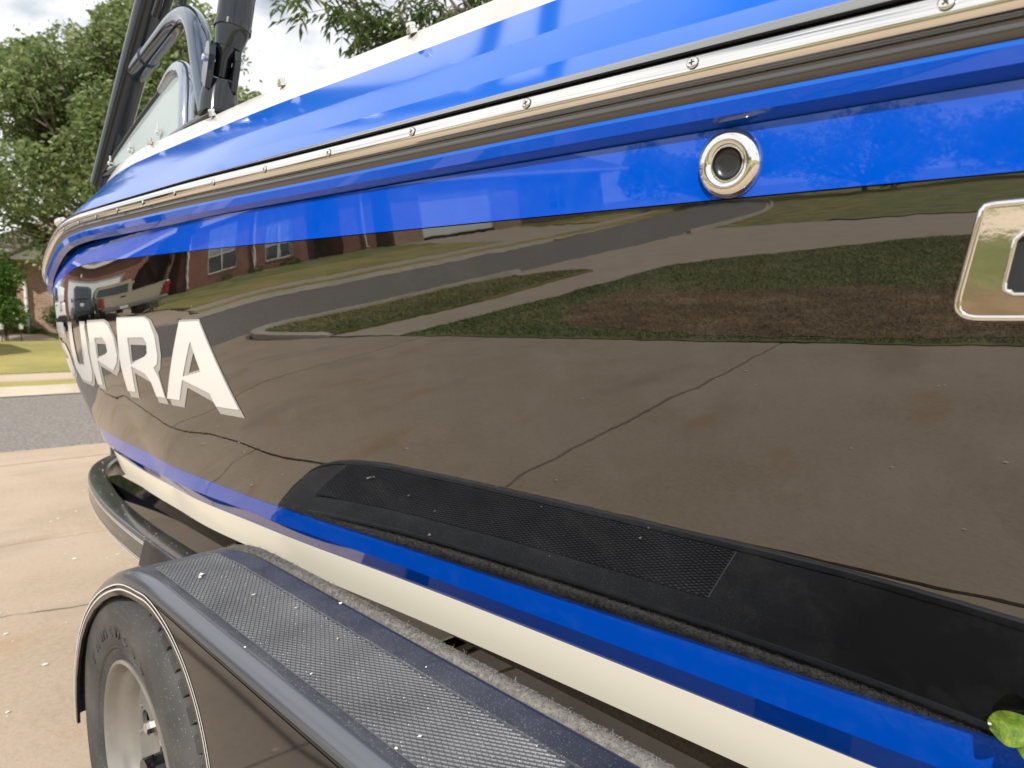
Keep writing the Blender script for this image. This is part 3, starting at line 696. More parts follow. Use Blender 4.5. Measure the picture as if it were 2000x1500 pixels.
def rounded(c, r):
    out = []
    for i in range(len(c)):
        a, b, d = c[i-1], c[i], c[(i+1) % len(c)]; la = math.hypot(a[0]-b[0], a[1]-b[1]); ld = math.hypot(d[0]-b[0], d[1]-b[1])
        rr = r[i]; p = (b[0]+(a[0]-b[0])/la*rr, b[1]+(a[1]-b[1])/la*rr); q = (b[0]+(d[0]-b[0])/ld*rr, b[1]+(d[1]-b[1])/ld*rr)
        for k in range(9):
            t = k/8; out.append(((1-t)**2*p[0]+2*t*(1-t)*b[0]+t*t*q[0], (1-t)**2*p[1]+2*t*(1-t)*b[1]+t*t*q[1]))
    return out
outer = rounded([(.119, vz(1.4325)), (.1345, vz(1.3365)), (-.175, vz(1.3365)), (-.155, vz(1.4325))], [.006, .017, .017, .006])
inner = rounded([(.100, vz(1.406)), (.1065, vz(1.3585)), (-.135, vz(1.3585)), (-.125, vz(1.406))], [.003, .007, .007, .003])
oi = ring_res(outer, 160)
lv = [(oi, -.001), (oi, .004), (inset(oi, .0012), .0056), (inset(oi, .0036), .0060), (inset(oi, .0044), .0052)]
V = []; F = []; n = len(oi)
for (pl, d) in lv: V += [on_hull(f, z, d) for f, z in pl]
for j in range(len(lv)-1):
    for i in range(n): F.append((j*n+i, j*n+(i+1) % n, (j+1)*n+(i+1) % n, (j+1)*n+i))
vent = meshobj('vent_bezel', V, F, M['steel'], boat, smooth=True)
def polyface(name, poly, holes, dist, m, parent, both=False):
    bm = bmesh.new(); es = []
    for c in [poly]+holes:
        vv = [bm.verts.new((0, f, z)) for f, z in c]
        for i in range(len(vv)): es.append(bm.edges.new((vv[i], vv[(i+1) % len(vv)])))
    bmesh.ops.triangle_fill(bm, edges=es, use_beauty=True)
    fs = [f for c in [poly] for f, z in c]; zs = [z for c in [poly] for f, z in c]
    a = min(fs)
    while a < max(fs): a += .02; bmesh.ops.bisect_plane(bm, geom=bm.verts[:]+bm.edges[:]+bm.faces[:], plane_co=(0, a, 0), plane_no=(0, 1, 0))
    a = min(zs)
    while a < max(zs): a += .03; bmesh.ops.bisect_plane(bm, geom=bm.verts[:]+bm.edges[:]+bm.faces[:], plane_co=(0, 0, a), plane_no=(0, 0, 1))
    for v in bm.verts:
        n_ = hull_n(max(v.co.y, .02), v.co.z); v.co = Vector((hull_x(v.co.y, v.co.z), v.co.y, v.co.z))+n_*dist
    for f in bm.faces:
        f.normal_update()
        if f.normal.x > 0: f.normal_flip()
        f.smooth = True
    me = bpy.data.meshes.new(name); bm.to_mesh(me); bm.free(); me.materials.append(m)
    return link(name, me, parent)
ii = ring_res(inner, 90)
polyface('face_plate', inset(oi, .0044), [ii], .0050, mat('mirror_steel_plate', (.82, .80, .74), .05, 1, bump=(150, .00005)), vent)
V = []; F = []; n = len(ii)
lv = [(inset(ii, -.0012), .0050), (inset(ii, -.0002), .0062), (inset(ii, .0012), .0056), (inset(ii, .0016), .0015)]
for (pl, d) in lv: V += [on_hull(f, z, d) for f, z in pl]
for j in range(3):
    for i in range(n): F.append((j*n+i, j*n+(i+1) % n, (j+1)*n+(i+1) % n, (j+1)*n+i))
meshobj('vent_lip', V, F, M['steel'], vent, smooth=True)
polyface('vent_mesh', inset(ii, .0012), [], .0018, mat('vent_dark', (.03, .033, .04), .25, .2), vent)

# lettering
LET = {'A': [[(1.3932, 1.1919), (1.2955, 1.1941), (1.2122, 1.04), (1.3108, 1.0371), (1.3247, 1.0608), (1.4463, 1.0787), (1.4978, 1.0332), (1.5702, 1.0313), (1.5327, 1.0631)], [(1.3558, 1.1564), (1.3397, 1.1004), (1.4383, 1.0859)]],
 'R': [[(1.7721, 1.1984), (1.5881, 1.2005), (1.5594, 1.1932), (1.5418, 1.1628), (1.5507, 1.1227), (1.5672, 1.1038), (1.5938, 1.0954), (1.579, 1.0744), (1.5795, 1.0316), (1.6335, 1.03), (1.6384, 1.0601), (1.6593, 1.0782), (1.7437, 1.0911), (1.7785, 1.0289), (1.8462, 1.026), (1.8298, 1.0845), (1.8025, 1.1356)], [(1.7183, 1.1557), (1.6143, 1.1584), (1.6003, 1.1475), (1.613, 1.1245), (1.6332, 1.1175), (1.7393, 1.0957)]],
 'P': [[(2.0456, 1.1874), (1.8808, 1.191), (1.8469, 1.1798), (1.8229, 1.1531), (1.8325, 1.1119), (1.8577, 1.0924), (1.9135, 1.0717), (2.038, 1.0913), (2.0887, 1.0228), (2.1529, 1.0208), (2.12, 1.0798), (2.069, 1.1404)], [(1.9982, 1.1499), (1.9238, 1.1522), (1.9051, 1.1397), (1.9114, 1.1183), (1.9351, 1.1115), (2.0327, 1.0966)]],
 'U': [[(2.323, 1.1804), (2.2634, 1.1809), (2.289, 1.1431), (2.3313, 1.0806), (2.3372, 1.0662), (2.2445, 1.0682), (2.19, 1.0977), (2.157, 1.1512), (2.1387, 1.1849), (2.081, 1.1847), (2.1019, 1.132), (2.1539, 1.0596), (2.2041, 1.0295), (2.2465, 1.0188), (2.3863, 1.0199), (2.4343, 1.0523), (2.3828, 1.1126)]],
 'S': [[(2.4215, 1.186), (2.6172, 1.186), (2.678, 1.168), (2.6915, 1.13), (2.6577, 1.106), (2.5227, 1.096), (2.516, 1.076), (2.7387, 1.068), (2.7657, 1.022), (2.5362, 1.022), (2.4755, 1.04), (2.462, 1.096), (2.4957, 1.12), (2.6172, 1.13), (2.6172, 1.15), (2.435, 1.152)]]}
SHD = {'A': [[(1.3914, 1.1956), (1.2939, 1.1975), (1.2005, 1.0263), (1.3032, 1.024), (1.3225, 1.0453), (1.4321, 1.0641), (1.4849, 1.0191), (1.5558, 1.0178), (1.5506, 1.0515)], [(1.3535, 1.1357), (1.3403, 1.1045), (1.4019, 1.0947)]],
 'R': [[(1.7721, 1.2012), (1.581, 1.2029), (1.5469, 1.1952), (1.522, 1.1632), (1.5324, 1.1234), (1.5577, 1.0941), (1.5745, 1.0871), (1.5775, 1.0307), (1.5729, 1.0173), (1.6317, 1.0165), (1.6384, 1.0601), (1.7337, 1.0761), (1.7673, 1.0148), (1.8404, 1.0121), (1.8298, 1.0845)], [(1.7088, 1.1404), (1.6037, 1.1423), (1.613, 1.1245), (1.6332, 1.1175), (1.7267, 1.1018)]],
 'P': [[(2.0445, 1.1928), (1.8777, 1.196), (1.841, 1.1889), (1.811, 1.1533), (1.8183, 1.1079), (1.8561, 1.0761), (1.8992, 1.0593), (2.0287, 1.0767), (2.0774, 1.0113), (2.1494, 1.0103), (2.0911, 1.1145)], [(1.9926, 1.135), (1.9041, 1.1362), (1.9114, 1.1183), (1.9351, 1.1115), (2.0188, 1.1016)]],
 'U': [[(2.3334, 1.1869), (2.2607, 1.1873), (2.289, 1.1431), (2.3313, 1.0806), (2.33, 1.0694), (2.2467, 1.0708), (2.1637, 1.1511), (2.1403, 1.1899), (2.0741, 1.1902), (2.0851, 1.1274), (2.1469, 1.0467), (2.2014, 1.0159), (2.2398, 1.0089), (2.3918, 1.0107), (2.4343, 1.0523), (2.3828, 1.1126)]]}
for k, cs in LET.items():
    sd = SHD.get(k) or [[(f-.010, z-.0125) for f, z in c] for c in cs]
    polyface('letter_shadow', sd[0], sd[1:], .0007, M['decal_grey'], boat)
    polyface('letter', cs[0], cs[1:], .0016, M['decal_white'], boat)

# deck hardware
def tube_obj(name, pts_old, r_old, m, parent, n=20, sm=10, flat=1):
    pts = spline([real(*p) for p in pts_old], sm) if sm else [Vector(real(*p)) for p in pts_old]
    if isinstance(r_old, (list, tuple)):
        R = []
        k = len(r_old)-1
        for i in range(len(pts)):
            t = i/(len(pts)-1)*k; a = min(int(t), k-1); R.append((r_old[a]*(1-(t-a))+r_old[a+1]*(t-a))*K)
    else: R = r_old*K
    mb = MB(); mb.tube(pts, R, n, flat=flat); return smooth_by_angle(mb.build(name, m, parent), 50)
def mirror(o):
    q = o.copy(); me = o.data.copy(); q.data = me; C.objects.link(q)
    me.transform(Matrix.Translation((2*XC*K, 0, 0)) @ Matrix.Scale(-1, 4, (1, 0, 0))); me.flip_normals()
    return q
tower_parts = []
tower_parts.append(tube_obj('tower_leg', [(.88, 3.43, 1.90), (.911, 3.325, 2.09), (.955, 3.172, 2.36), (.991, 3.05, 2.58), (1.06, 2.815, 3.0), (1.2, 2.55, 3.3)], [.048, .050, .053, .055, .055, .055], M['tower'], boat, 20, 8))
tower_parts.append(tube_obj('tower_arch', [(.83, 2.10, 1.915), (.838, 2.15, 1.98), (.855, 2.22, 2.08), (.88, 2.32, 2.22), (.905, 2.45, 2.305), (.925, 2.61, 2.345), (.942, 2.82, 2.345), (.953, 3.04, 2.33), (.957, 3.15, 2.32)], .036, M['tower_gloss'], boat, 24, 10))
tower_parts.append(tube_obj('tower_collar', [(.951, 3.00, 2.332), (.954, 3.06, 2.328), (.957, 3.16, 2.318)], [.0415, .0415, .0415], M['tower_gloss'], boat, 24, 2))
tower_parts.append(tube_obj('tower_strut', [(.855, 2.035, 2.085), (.862, 2.03, 2.12), (.868, 2.03, 2.14), (.88, 2.02, 2.23), (.95, 1.98, 2.6), (1.1, 1.98, 3.1), (1.2, 2.0, 3.3)], [.036, .043, .047, .047, .045, .045, .045], M['tower'], boat, 24, 0))
tower_parts.append(tube_obj('strut_band', [(.866, 2.03, 2.135), (.869, 2.03, 2.150)], .0495, M['tower'], boat, 24, 0))
# hinge: two cheek plates with a bolt, and the tongue between them
def hinge(dx):
    mb = MB(); base = Vector(real(.842, 2.075, 1.99)); ax = Vector((0, 0, 1))
    prof = [(-.030, 0), (.030, 0), (.032, .030), (.030, .055), (.018, .068), (0, .072), (-.018, .068), (-.030, .055)]
    d = Vector((0, -.05, .10)).normalized(); side_ = Vector((-.25, -1, -.5)).normalized()
    side_ = (side_-d*side_.dot(d)).normalized(); nn = side_.cross(d).normalized()
    poly = [base+nn*dx+side_*a*1.15+d*(b*1.25-.004) for a, b in prof]
    mb.prism(poly, nn*.013); o = bevel(mb.build('hinge_plate', M['tower'], boat), .002)
    return o, base, d, side_, nn
h1, base, d, side_, nn = hinge(-.030); h2 = hinge(.020)[0]
tower_parts += [h1, h2]
mb = MB(); mb.lathe([(.0085, -.036), (.0085, .036)], base+d*.050, nn, 16); mb.lathe([(.007, .030), (.007, .040), (.004, .041)], base+d*.050, nn, 14, 0, True); mb.lathe([(.007, -.030), (.007, -.040), (.004, -.041)], base+d*.050, nn, 14, 0, True)
tower_parts.append(smooth_by_angle(mb.build('hinge_bolt', M['chrome'], boat)))
mb = MB(); mb.tube([base+d*.02, base+d*.06, Vector(real(.855, 2.035, 2.085))], [.017, .019, .026], 16); tower_parts.append(smooth_by_angle(mb.build('hinge_tongue', M['tower'], boat)))
tower_parts.append(tube_obj('tower_base', [(.832, 2.07, 1.905), (.838, 2.075, 1.95), (.845, 2.07, 2.0)], [.052, .050, .044], M['tower'], boat, 24, 0))
mb = MB()
foot = [(.79, 1.99, 1.893), (.80, 2.25, 1.895), (.815, 2.42, 1.90), (.84, 2.45, 1.905), (.875, 2.40, 1.915), (.89, 2.1, 1.912), (.885, 1.98, 1.908), (.83, 1.96, 1.898)]
mb.prism([real(*p) for p in foot], (0, 0, .014)); tower_parts.append(bevel(mb.build('tower_foot', M['trailer_black'], boat), .004))
tower_parts.append(tube_obj('tower_arm', [(1.0, 3.02, 2.50), (1.03, 2.88, 2.66), (1.1, 2.7, 2.9)], .03, M['tower'], boat, 14, 4))
tower_parts.append(tube_obj('tower_arm', [(1.02, 2.86, 2.44), (1.03, 2.80, 2.6), (1.06, 2.7, 2.9)], .016, M['tower'], boat, 12, 4))
for o in list(tower_parts): mirror(o)
mb = MB(); mb.tube(spline([real(*p) for p in ((1.2, 2.45, 3.3), (1.35, 2.4, 3.36), (1.85, 2.38, 3.38), (2.35, 2.4, 3.36), (2.5, 2.45, 3.3))], 8), .034, 18); smooth_by_angle(mb.build('tower_crossbar', M['tower'], boat), 50)
mb = MB(); mb.tube(spline([real(*p) for p in ((1.2, 2.0, 3.3), (1.35, 2.05, 3.36), (1.85, 2.06, 3.38), (2.35, 2.05, 3.36), (2.5, 2.0, 3.3))], 8), .034, 18); smooth_by_angle(mb.build('tower_crossbar', M['tower'], boat), 50)
# side windscreen
gl = [(.868, 3.33, 1.945), (.885, 2.95, 2.06), (.897, 2.66, 2.135), (.892, 2.56, 2.15), (.885, 2.46, 2.13), (.868, 2.40, 2.06), (.852, 2.37, 1.925), (.858, 2.9, 1.935)]
def glass_panel(pts):
    mb = MB(); mb.prism([real(*p) for p in pts], (.005, 0, 0)); return mb.build('windscreen_glass', M['glass'], boat)
ws = [glass_panel(gl)]
fr = [(.868, 3.35, 1.945), (.885, 2.95, 2.07), (.897, 2.68, 2.143)]
ws.append(tube_obj('windscreen_frame', fr, .008, M['tower'], boat, 10, 4))
arch = [(.898, 2.72, 2.133), (.900, 2.62, 2.162), (.896, 2.53, 2.163), (.887, 2.455, 2.13), (.875, 2.41, 2.07), (.860, 2.385, 1.99), (.850, 2.37, 1.905)]
ws.append(tube_obj('windscreen_frame', arch, [.014, .021, .025, .026, .025, .024, .024], M['frame_steel'], boat, 16, 8))
ws.append(tube_obj('windscreen_rail', [(.866, 3.36, 1.925), (.862, 2.9, 1.925), (.855, 2.34, 1.908)], .009, M['tower'], boat, 8, 4))
for (r, f, z) in ((.866, 3.22, 1.955), (.864, 2.95, 1.962), (.858, 2.62, 1.965)):
    mb = MB(); p = Vector(real(r-.006, f, z)); mb.lathe([(.0075, -.004), (.0075, .006), (.005, .009)], p, (-1, 0, 0), 14, 0, True); mb.box(p+Vector((-.004, -.003, 0)), p+Vector((-.001, .003, .022)))
    ws.append(smooth_by_angle(mb.build('windscreen_clip', M['steel'], boat)))
for o in ws: mirror(o)
mb = MB()
fpts = [(.868, 3.33, 1.945), (1.1, 3.48, 1.96), (1.45, 3.56, 1.965), (1.85, 3.58, 1.97)]
V = []
for (r, f, z) in fpts: V += [real(r, f, z), real(r+.02, f-.16, z+.06)]
for (r, f, z) in fpts[:-1][::-1]: V += [real(2*XC-r, f, z), real(2*XC-r-.02, f-.16, z+.06)]
mb.add(V, [(2*i, 2*i+2, 2*i+3, 2*i+1) for i in range(6)]); mb.build('windscreen_glass', M['glass'], boat)
for (r, f, z) in ((.80, 1.582, 1.872), (.80, 1.099, 1.857), (.80, 1.985, 1.882), (.80, 2.50, 1.897)):
    z = Z['A'](f); r = rside(f, 0)+OFF['A']-.006
    mb = MB(); p = Vector(real(r, f, z)); mb.lathe([(.0078, -.003), (.0078, .002), (.0058, .0035), (.0058, .0062), (.0070, .0072), (.0066, .0105), (.003, .0115)], p, Vector((-.25, 0, 1)), 18, 0, True)
    smooth_by_angle(mb.build('snap_button', M['steel'], boat))
mb = MB(); p = Vector(real(.845, 3.98, 1.765)); mb.lathe([(.010, -.02), (.010, .01), (.020, .016), (.022, .026), (.016, .036), (.006, .040)], p, (-.4, .2, 1), 20, 0, True)
smooth_by_angle(mb.build('bow_cleat', M['steel'], boat))
# rigging hardware ends here

# ------------------------------------------------------------------ trailer
trailer = empty('boat_trailer', (XC*K, .9, 0), 'black boat trailer with pinstriped frame and treaded fender under the boat', 'trailer')
ZF = .78
def rz_prof():
    pass
# fender: top pad, rolled outer edge, side panel with wheel arch, front apron
XO, XI = .337, .528
f_back, f_front = -1.35, 1.255
WC = (1.372, .352); WR = .362
# plan outline stations along the fender from back to front: (f, z)
st = [(-1.25, .30), (-1.20, .42), (-1.08, .52), (-.9, .60), (-.7, .66), (-.5, .70), (-.3, .715), (-.15, .735), (-.03, .749), (.08, .762), (.18, .773)]
st += [(.28, ZF-.001), (.34, ZF), (.405, ZF)]+[(.44+i*.1, ZF) for i in range(8)]+[(1.16, ZF), (1.20, ZF-.001), (1.24, ZF-.004), (1.290, ZF-.010), (1.345, ZF-.021), (1.41, ZF-.043), (1.48, ZF-.074), (1.55, ZF-.114), (1.615, ZF-.163), (1.67, ZF-.218), (1.712, ZF-.28), (1.742, ZF-.34), (1.757, ZF-.40), (1.762, ZF-.46)]
sec = [(XI, -.012), (XI-.003, -.002), (XI-.010, .0), (.483, .0), (.481, -.0018), (.371, -.0018), (.3705, .0), (.369, .0003), (XO+.022, .0), (XO+.017, -.0010), (XO+.012, -.0034), (XO+.008, -.0066), (XO+.0045, -.0105), (XO+.002, -.0150), (XO, -.020), (XO-.001, -.023)]
V = []; F = []; mi = []
k = len(sec)
for i, (f, z) in enumerate(st):
    a = st[max(i-1, 0)]; b = st[min(i+1, len(st)-1)]; t = Vector((b[0]-a[0], b[1]-a[1])).normalized(); nx, nz = -t.y, t.x
    for (x, h) in sec: V.append((x, f+nx*h, z+nz*h))
for i in range(len(st)-1):
    for j in range(k-1): F.append((i*k+j, (i+1)*k+j, (i+1)*k+j+1, i*k+j+1)); mi.append(0 if 1 < j < 8 else (2 if j < 14 else 1))
fender = meshobj('fender', V, F, [M['fender_top'], M['trailer_black'], M['fender_edge']], trailer, mi, True); smooth_by_angle(fender, 38)
# side panel
def arch_pts():
    out = []
    for (f, z) in ((.93, .30), (.935, .45), (.955, .56), (.985, .635), (1.03, .685), (1.085, .717), (1.14, .733), (1.19, .739)): out.append((f, z))
    return out
top = [(f, z) for f, z in st]
def fender_edge(i):
    a = st[max(i-1, 0)]; b = st[min(i+1, len(st)-1)]; t = Vector((b[0]-a[0], b[1]-a[1])).normalized(); return (st[i][0]+t.y*.025, st[i][1]-t.x*.025)
edge = [fender_edge(i) for i in range(len(st))]
ed_back = [e for e in edge if e[0] <= 1.19]; ed_front = [e for e in edge if e[0] > 1.19]
a_r = arch_pts()
front_in = [(f-.001, z) for f, z in []]
# inner lip line in front runs parallel to the edge
def lip(e, i, arr, d):
    a = arr[max(i-1, 0)]; b = arr[min(i+1, len(arr)-1)]; t = Vector((b[0]-a[0], b[1]-a[1])).normalized(); return (e[0]+t.y*d, e[1]-t.x*d)
fl = [lip(e, i, ed_front, .016) for i, e in enumerate(ed_front)]
rear_arch = [(-1.18, .30), (-.6, .40), (-.2, .42), (.3, .36), (.7, .30)]
poly = [e for e in ed_back]+ed_front+fl[::-1]+a_r[::-1]+rear_arch[::-1]
bm = bmesh.new(); vv = [bm.verts.new((XO-.001, f, z)) for f, z in poly]
es = [bm.edges.new((vv[i], vv[(i+1) % len(vv)])) for i in range(len(vv))]
bmesh.ops.triangle_fill(bm, edges=es, use_beauty=True)
r = bmesh.ops.extrude_face_region(bm, geom=bm.faces[:])
for v in [g for g in r['geom'] if isinstance(g, bmesh.types.BMVert)]: v.co.x += .006
bmesh.ops.recalc_face_normals(bm, faces=bm.faces[:])
me = bpy.data.meshes.new('fender_side'); bm.to_mesh(me); bm.free(); me.materials.append(M['trailer_black']); link('fender_side', me, trailer)
# inner wall of the wheel well
ww = [(f, z-.03) for f, z in st if -.2 < f < 1.70]
mb = MB(); mb.prism([(XI-.008, f, z) for f, z in ww]+[(XI-.008, 1.66, .40), (XI-.008, -.1, .40)], (.004, 0, 0)); mb.build('wheel_well', M['dark'], trailer)
# pinstripes following the arch
def ribbon(name, line, x, wd, m, parent, dirs=None):
    V = []; F = []
    for i, (f, z) in enumerate(line):
        a = line[max(i-1, 0)]; b = line[min(i+1, len(line)-1)]; t = Vector((b[0]-a[0], b[1]-a[1])).normalized()
        V += [(x, f-t.y*wd/2, z+t.x*wd/2), (x, f+t.y*wd/2, z-t.x*wd/2)]
    F = [(2*i, 2*i+2, 2*i+3, 2*i+1) for i in range(len(line)-1)]
    return meshobj(name, V, F, m, parent)
arch_line = [(p.x, p.y) for p in spline([(f, z, 0) for f, z in a_r+fl[1:]], 5)]
def offline(line, d):
    out = []
    for i, (f, z) in enumerate(line):
        a = line[max(i-1, 0)]; b = line[min(i+1, len(line)-1)]; t = Vector((b[0]-a[0], b[1]-a[1])).normalized(); out.append((f-t.y*d, z+t.x*d))
    return out
ribbon('pinstripe', offline(arch_line, .010), XO-.0018, .0030, M['pinstripe'], trailer)
ribbon('pinstripe', offline(arch_line, .0185), XO-.0018, .0026, M['pinstripe'], trailer)
# raised diamond tread on the pad
def ridge_field(x0, x1, y0, y1, z, sp_, ang, h, wd):
    mb = MB(); dx, dy = math.sin(ang), math.cos(ang)
    for s in (1, -1):
        D = Vector((s*dx, dy)); Nn = Vector((dy, -s*dx))
        cs = [Vector((a, b)).dot(Nn) for a in (x0, x1) for b in (y0, y1)]
        c = min(cs)
        while c < max(cs):
            c += sp_
            # clip the line  N.p = c  to the rectangle
            pts = []
            for t_ax, lim in ((0, (x0, x1)), (1, (y0, y1))):
                for L in lim:
                    p0 = Nn*c
                    if abs(D[t_ax]) > 1e-6:
                        t = (L-p0[t_ax])/D[t_ax]; q = p0+D*t
                        if x0-1e-6 <= q.x <= x1+1e-6 and y0-1e-6 <= q.y <= y1+1e-6: pts.append(q)
            if len(pts) < 2: continue
            a, b = min(pts, key=lambda q: q.dot(D)), max(pts, key=lambda q: q.dot(D))
            if (b-a).length < .004: continue
            V = [(a.x-Nn.x*wd, a.y-Nn.y*wd, z), (a.x+Nn.x*wd, a.y+Nn.y*wd, z), (a.x, a.y, z+h), (b.x-Nn.x*wd, b.y-Nn.y*wd, z), (b.x+Nn.x*wd, b.y+Nn.y*wd, z), (b.x, b.y, z+h)]
            mb.add(V, [(0, 3, 5, 2), (1, 2, 5, 4), (0, 2, 1), (3, 4, 5)])
    return mb
mb = MB(); mb.box((.3725, .42, ZF-.0035), (.4795, 1.262, ZF-.0008)); pad = mb.build('tread_pad', M['tread_pad'], trailer); bevel(pad, .001)
tr_ = ridge_field(.374, .478, .422, 1.260, ZF-.001, .0058, .50, .0016, .0009).build('tread_ridges', M['tread_pad'], trailer); tag(tr_, kind='stuff')
# carpeted strip on the inner edge
cp = [(.500, -1.0, ZF+.006), (.505, .2, ZF+.006), (.508, .8, ZF+.008), (.505, 1.18, ZF+.008), (.499, 1.27, ZF+.004), (.492, 1.33, ZF-.012), (.485, 1.37, ZF-.04)]
cp = [(.535, -.15, ZF-.06), (.541, .05, ZF-.035), (.541, .25, ZF-.014), (.541, .8, ZF-.011), (.538, 1.15, ZF-.010), (.531, 1.25, ZF-.012), (.521, 1.31, ZF-.024), (.512, 1.345, ZF-.046)]
cps = spline(cp, 40); mb = MB(); mb.tube(cps, .0115, 14)
carpet = mb.build('carpet_strip', M['carpet'], trailer, True)
rnd = random.Random(11); V = []; F = []
for _ in range(42000):
    i = rnd.randint(len(cps)//7, len(cps)-2); t = rnd.random(); p = cps[i]*(1-t)+cps[i+1]*t
    a = rnd.uniform(-.5, 3.6); u = Vector((math.cos(a), 0, math.sin(a))); v_ = Vector((-math.sin(a), 0, math.cos(a))); q = p+u*.0110
    L = rnd.uniform(.0015, .0042)*(1 if rnd.random() < .985 else 2.6)
    m1 = q+u*L*.7+Vector((0, rnd.uniform(-1, 1), 0))*.0018+v_*rnd.uniform(-1, 1)*.0015
    tip = q+u*L*rnd.uniform(.5, 1.1)+Vector((0, rnd.uniform(-1, 1), 0))*.0045+v_*rnd.uniform(-1, 1)*.0045
    sd = Vector((rnd.uniform(-1, 1), rnd.uniform(-1, 1), rnd.uniform(-1, 1))).normalized()*.00032
    b = len(V); V += [q-sd, q+sd, m1+sd, m1-sd, tip]; F += [(b, b+1, b+2, b+3), (b+3, b+2, b+4)]
fz = meshobj('carpet_pile', V, F, M['carpet'], trailer); tag(fz, kind='stuff')
# frame side beam with its swept front
bpath = [(.618, -2.6, 0), (.618, 1.0, 0), (.618, 1.8, 0), (.618, 2.15, 0), (.630, 2.45, 0), (.660, 2.75, 0), (.712, 3.05, 0), (.79, 3.28, 0), (.90, 3.45, 0), (1.04, 3.57, 0), (1.20, 3.66, 0), (XC*K, 3.73, 0)]
bs = spline(bpath, 10); ZT, ZB = .60, .512; wd = .033
def beam_obj(name, pts, zt, zb, wd, m, parent):
    V = []; F = []; r_ = .008
    sec_ = [(-wd, zb+r_), (-wd, zt-r_), (-wd+r_*.3, zt-r_*.3), (-wd+r_, zt), (wd-r_, zt), (wd, zt-r_), (wd, zb), (-wd+r_, zb)]
    for i, p in enumerate(pts):
        t = (pts[min(i+1, len(pts)-1)]-pts[max(i-1, 0)]).normalized(); nn_ = Vector((t.y, -t.x, 0))
        for d_, z in sec_: V.append((p.x+nn_.x*d_, p.y+nn_.y*d_, z))
    k_ = len(sec_)
    for i in range(len(pts)-1):
        for j in range(k_): F.append((i*k_+j, i*k_+(j+1) % k_, (i+1)*k_+(j+1) % k_, (i+1)*k_+j))
    F += [tuple(range(k_))[::-1], tuple((len(pts)-1)*k_+j for j in range(k_))]
    o = meshobj(name, V, F, m, parent); bmx = bmesh.new(); bmx.from_mesh(o.data); bmesh.ops.recalc_face_normals(bmx, faces=bmx.faces[:]); bmx.to_mesh(o.data); bmx.free()
    return smooth_by_angle(o, 30)
M['beam'] = mat('dusty_black_beam', (.018, .019, .020), .16, ior=1.8, noise=(10, .25, (.045, .047, .048))); layer_speck(M['beam'], 90, .18, (.6, .6, .58), size=.14)
fr1 = beam_obj('frame_beam', bs, ZT, ZB, wd, M['beam'], trailer); mirror(fr1)
def beam_stripe(z, wz):
    V = []; F = []
    for i, p in enumerate(bs):
        t = (bs[min(i+1, len(bs)-1)]-bs[max(i-1, 0)]).normalized(); nn_ = Vector((t.y, -t.x, 0)); q = p-nn_*(wd+.0012)
        V += [(q.x, q.y, z), (q.x, q.y, z+wz)]
    F = [(2*i, 2*i+2, 2*i+3, 2*i+1) for i in range(len(bs)-1)]
    meshobj('pinstripe', V, F, M['pinstripe'], trailer)
for z in (ZT-.0145, ZT-.0205, ZB+.010, ZB+.016): beam_stripe(z, .0028)
# ribbed non-slip pad wrapped on the side of the beam ahead of the fender
mb = MB()
poly = [(.5835, 1.35, .514), (.5835, 2.11, .514), (.5835, 2.045, .603), (.5835, 1.35, .603)]
mb.prism(poly, (-.003, 0, 0)); step_o = mb.build('side_pad', M['tread_pad'], trailer)
mb = MB()
for i in range(34):
    y = 2.098-.0115*i
    mb.add([(.5805, y, .516), (.5805, y-.0060, .516), (.5755, y-.003, .516), (.5805, y-.063, .602), (.5805, y-.069, .602), (.5755, y-.066, .602)], [(0, 3, 5, 2), (1, 2, 5, 4), (0, 2, 1), (3, 4, 5)])
tag(mb.build('pad_ribs', M['tread_pad'], step_o), kind='stuff')
# axles, cross members, bunks, tongue
mb = MB(); mb.box((.74, 1.70, .47), (.80, 3.10, .575)); mb.build('bunk_rail', M['trailer_black'], trailer)
mb = MB(); mb.box((.80, 2.30, .40), (2.0, 2.40, .50)); mb.build('cross_member', M['trailer_black'], trailer)
mb = MB(); mb.box((.58, .35, .40), (2.2, .45, .50)); mb.build('cross_member', M['trailer_black'], trailer)
mb = MB(); mb.box((.58, -1.2, .40), (2.2, -1.1, .50)); mb.build('cross_member', M['trailer_black'], trailer)
for x in (1.0, 1.775):
    mb = MB(); mb.box((x-.05, -2.4, .50), (x+.05, 2.4, .535)); mb.build('bunk', M['carpet'], trailer)
mb = MB(); mb.box((XC*K-.05, 3.7, .44), (XC*K+.05, 5.4, .53)); mb.build('tongue', M['trailer_black'], trailer)
mb = MB(); mb.lathe([(.03, -.03), (.075, -.032), (.085, -.02), (.085, .02), (.075, .032), (.03, .03)], (1.21, 4.80, .085), (1, .2, 0), 24); mb.box((1.20, 4.79, .09), (1.23, 4.82, .5)); smooth_by_angle(mb.build('jack_wheel', M['tyre'], trailer))
mb = MB(); mb.tube([(.37, 1.372, .352), (2.4, 1.372, .352)], .03, 12); mb.build('axle', M['trailer_black'], trailer)
mb = MB(); mb.tube([(.37, -.42, .352), (2.4, -.42, .352)], .03, 12); mb.build('axle', M['trailer_black'], trailer)
# mud guard mirrored to the far side
mirror(fender); mirror(pad)

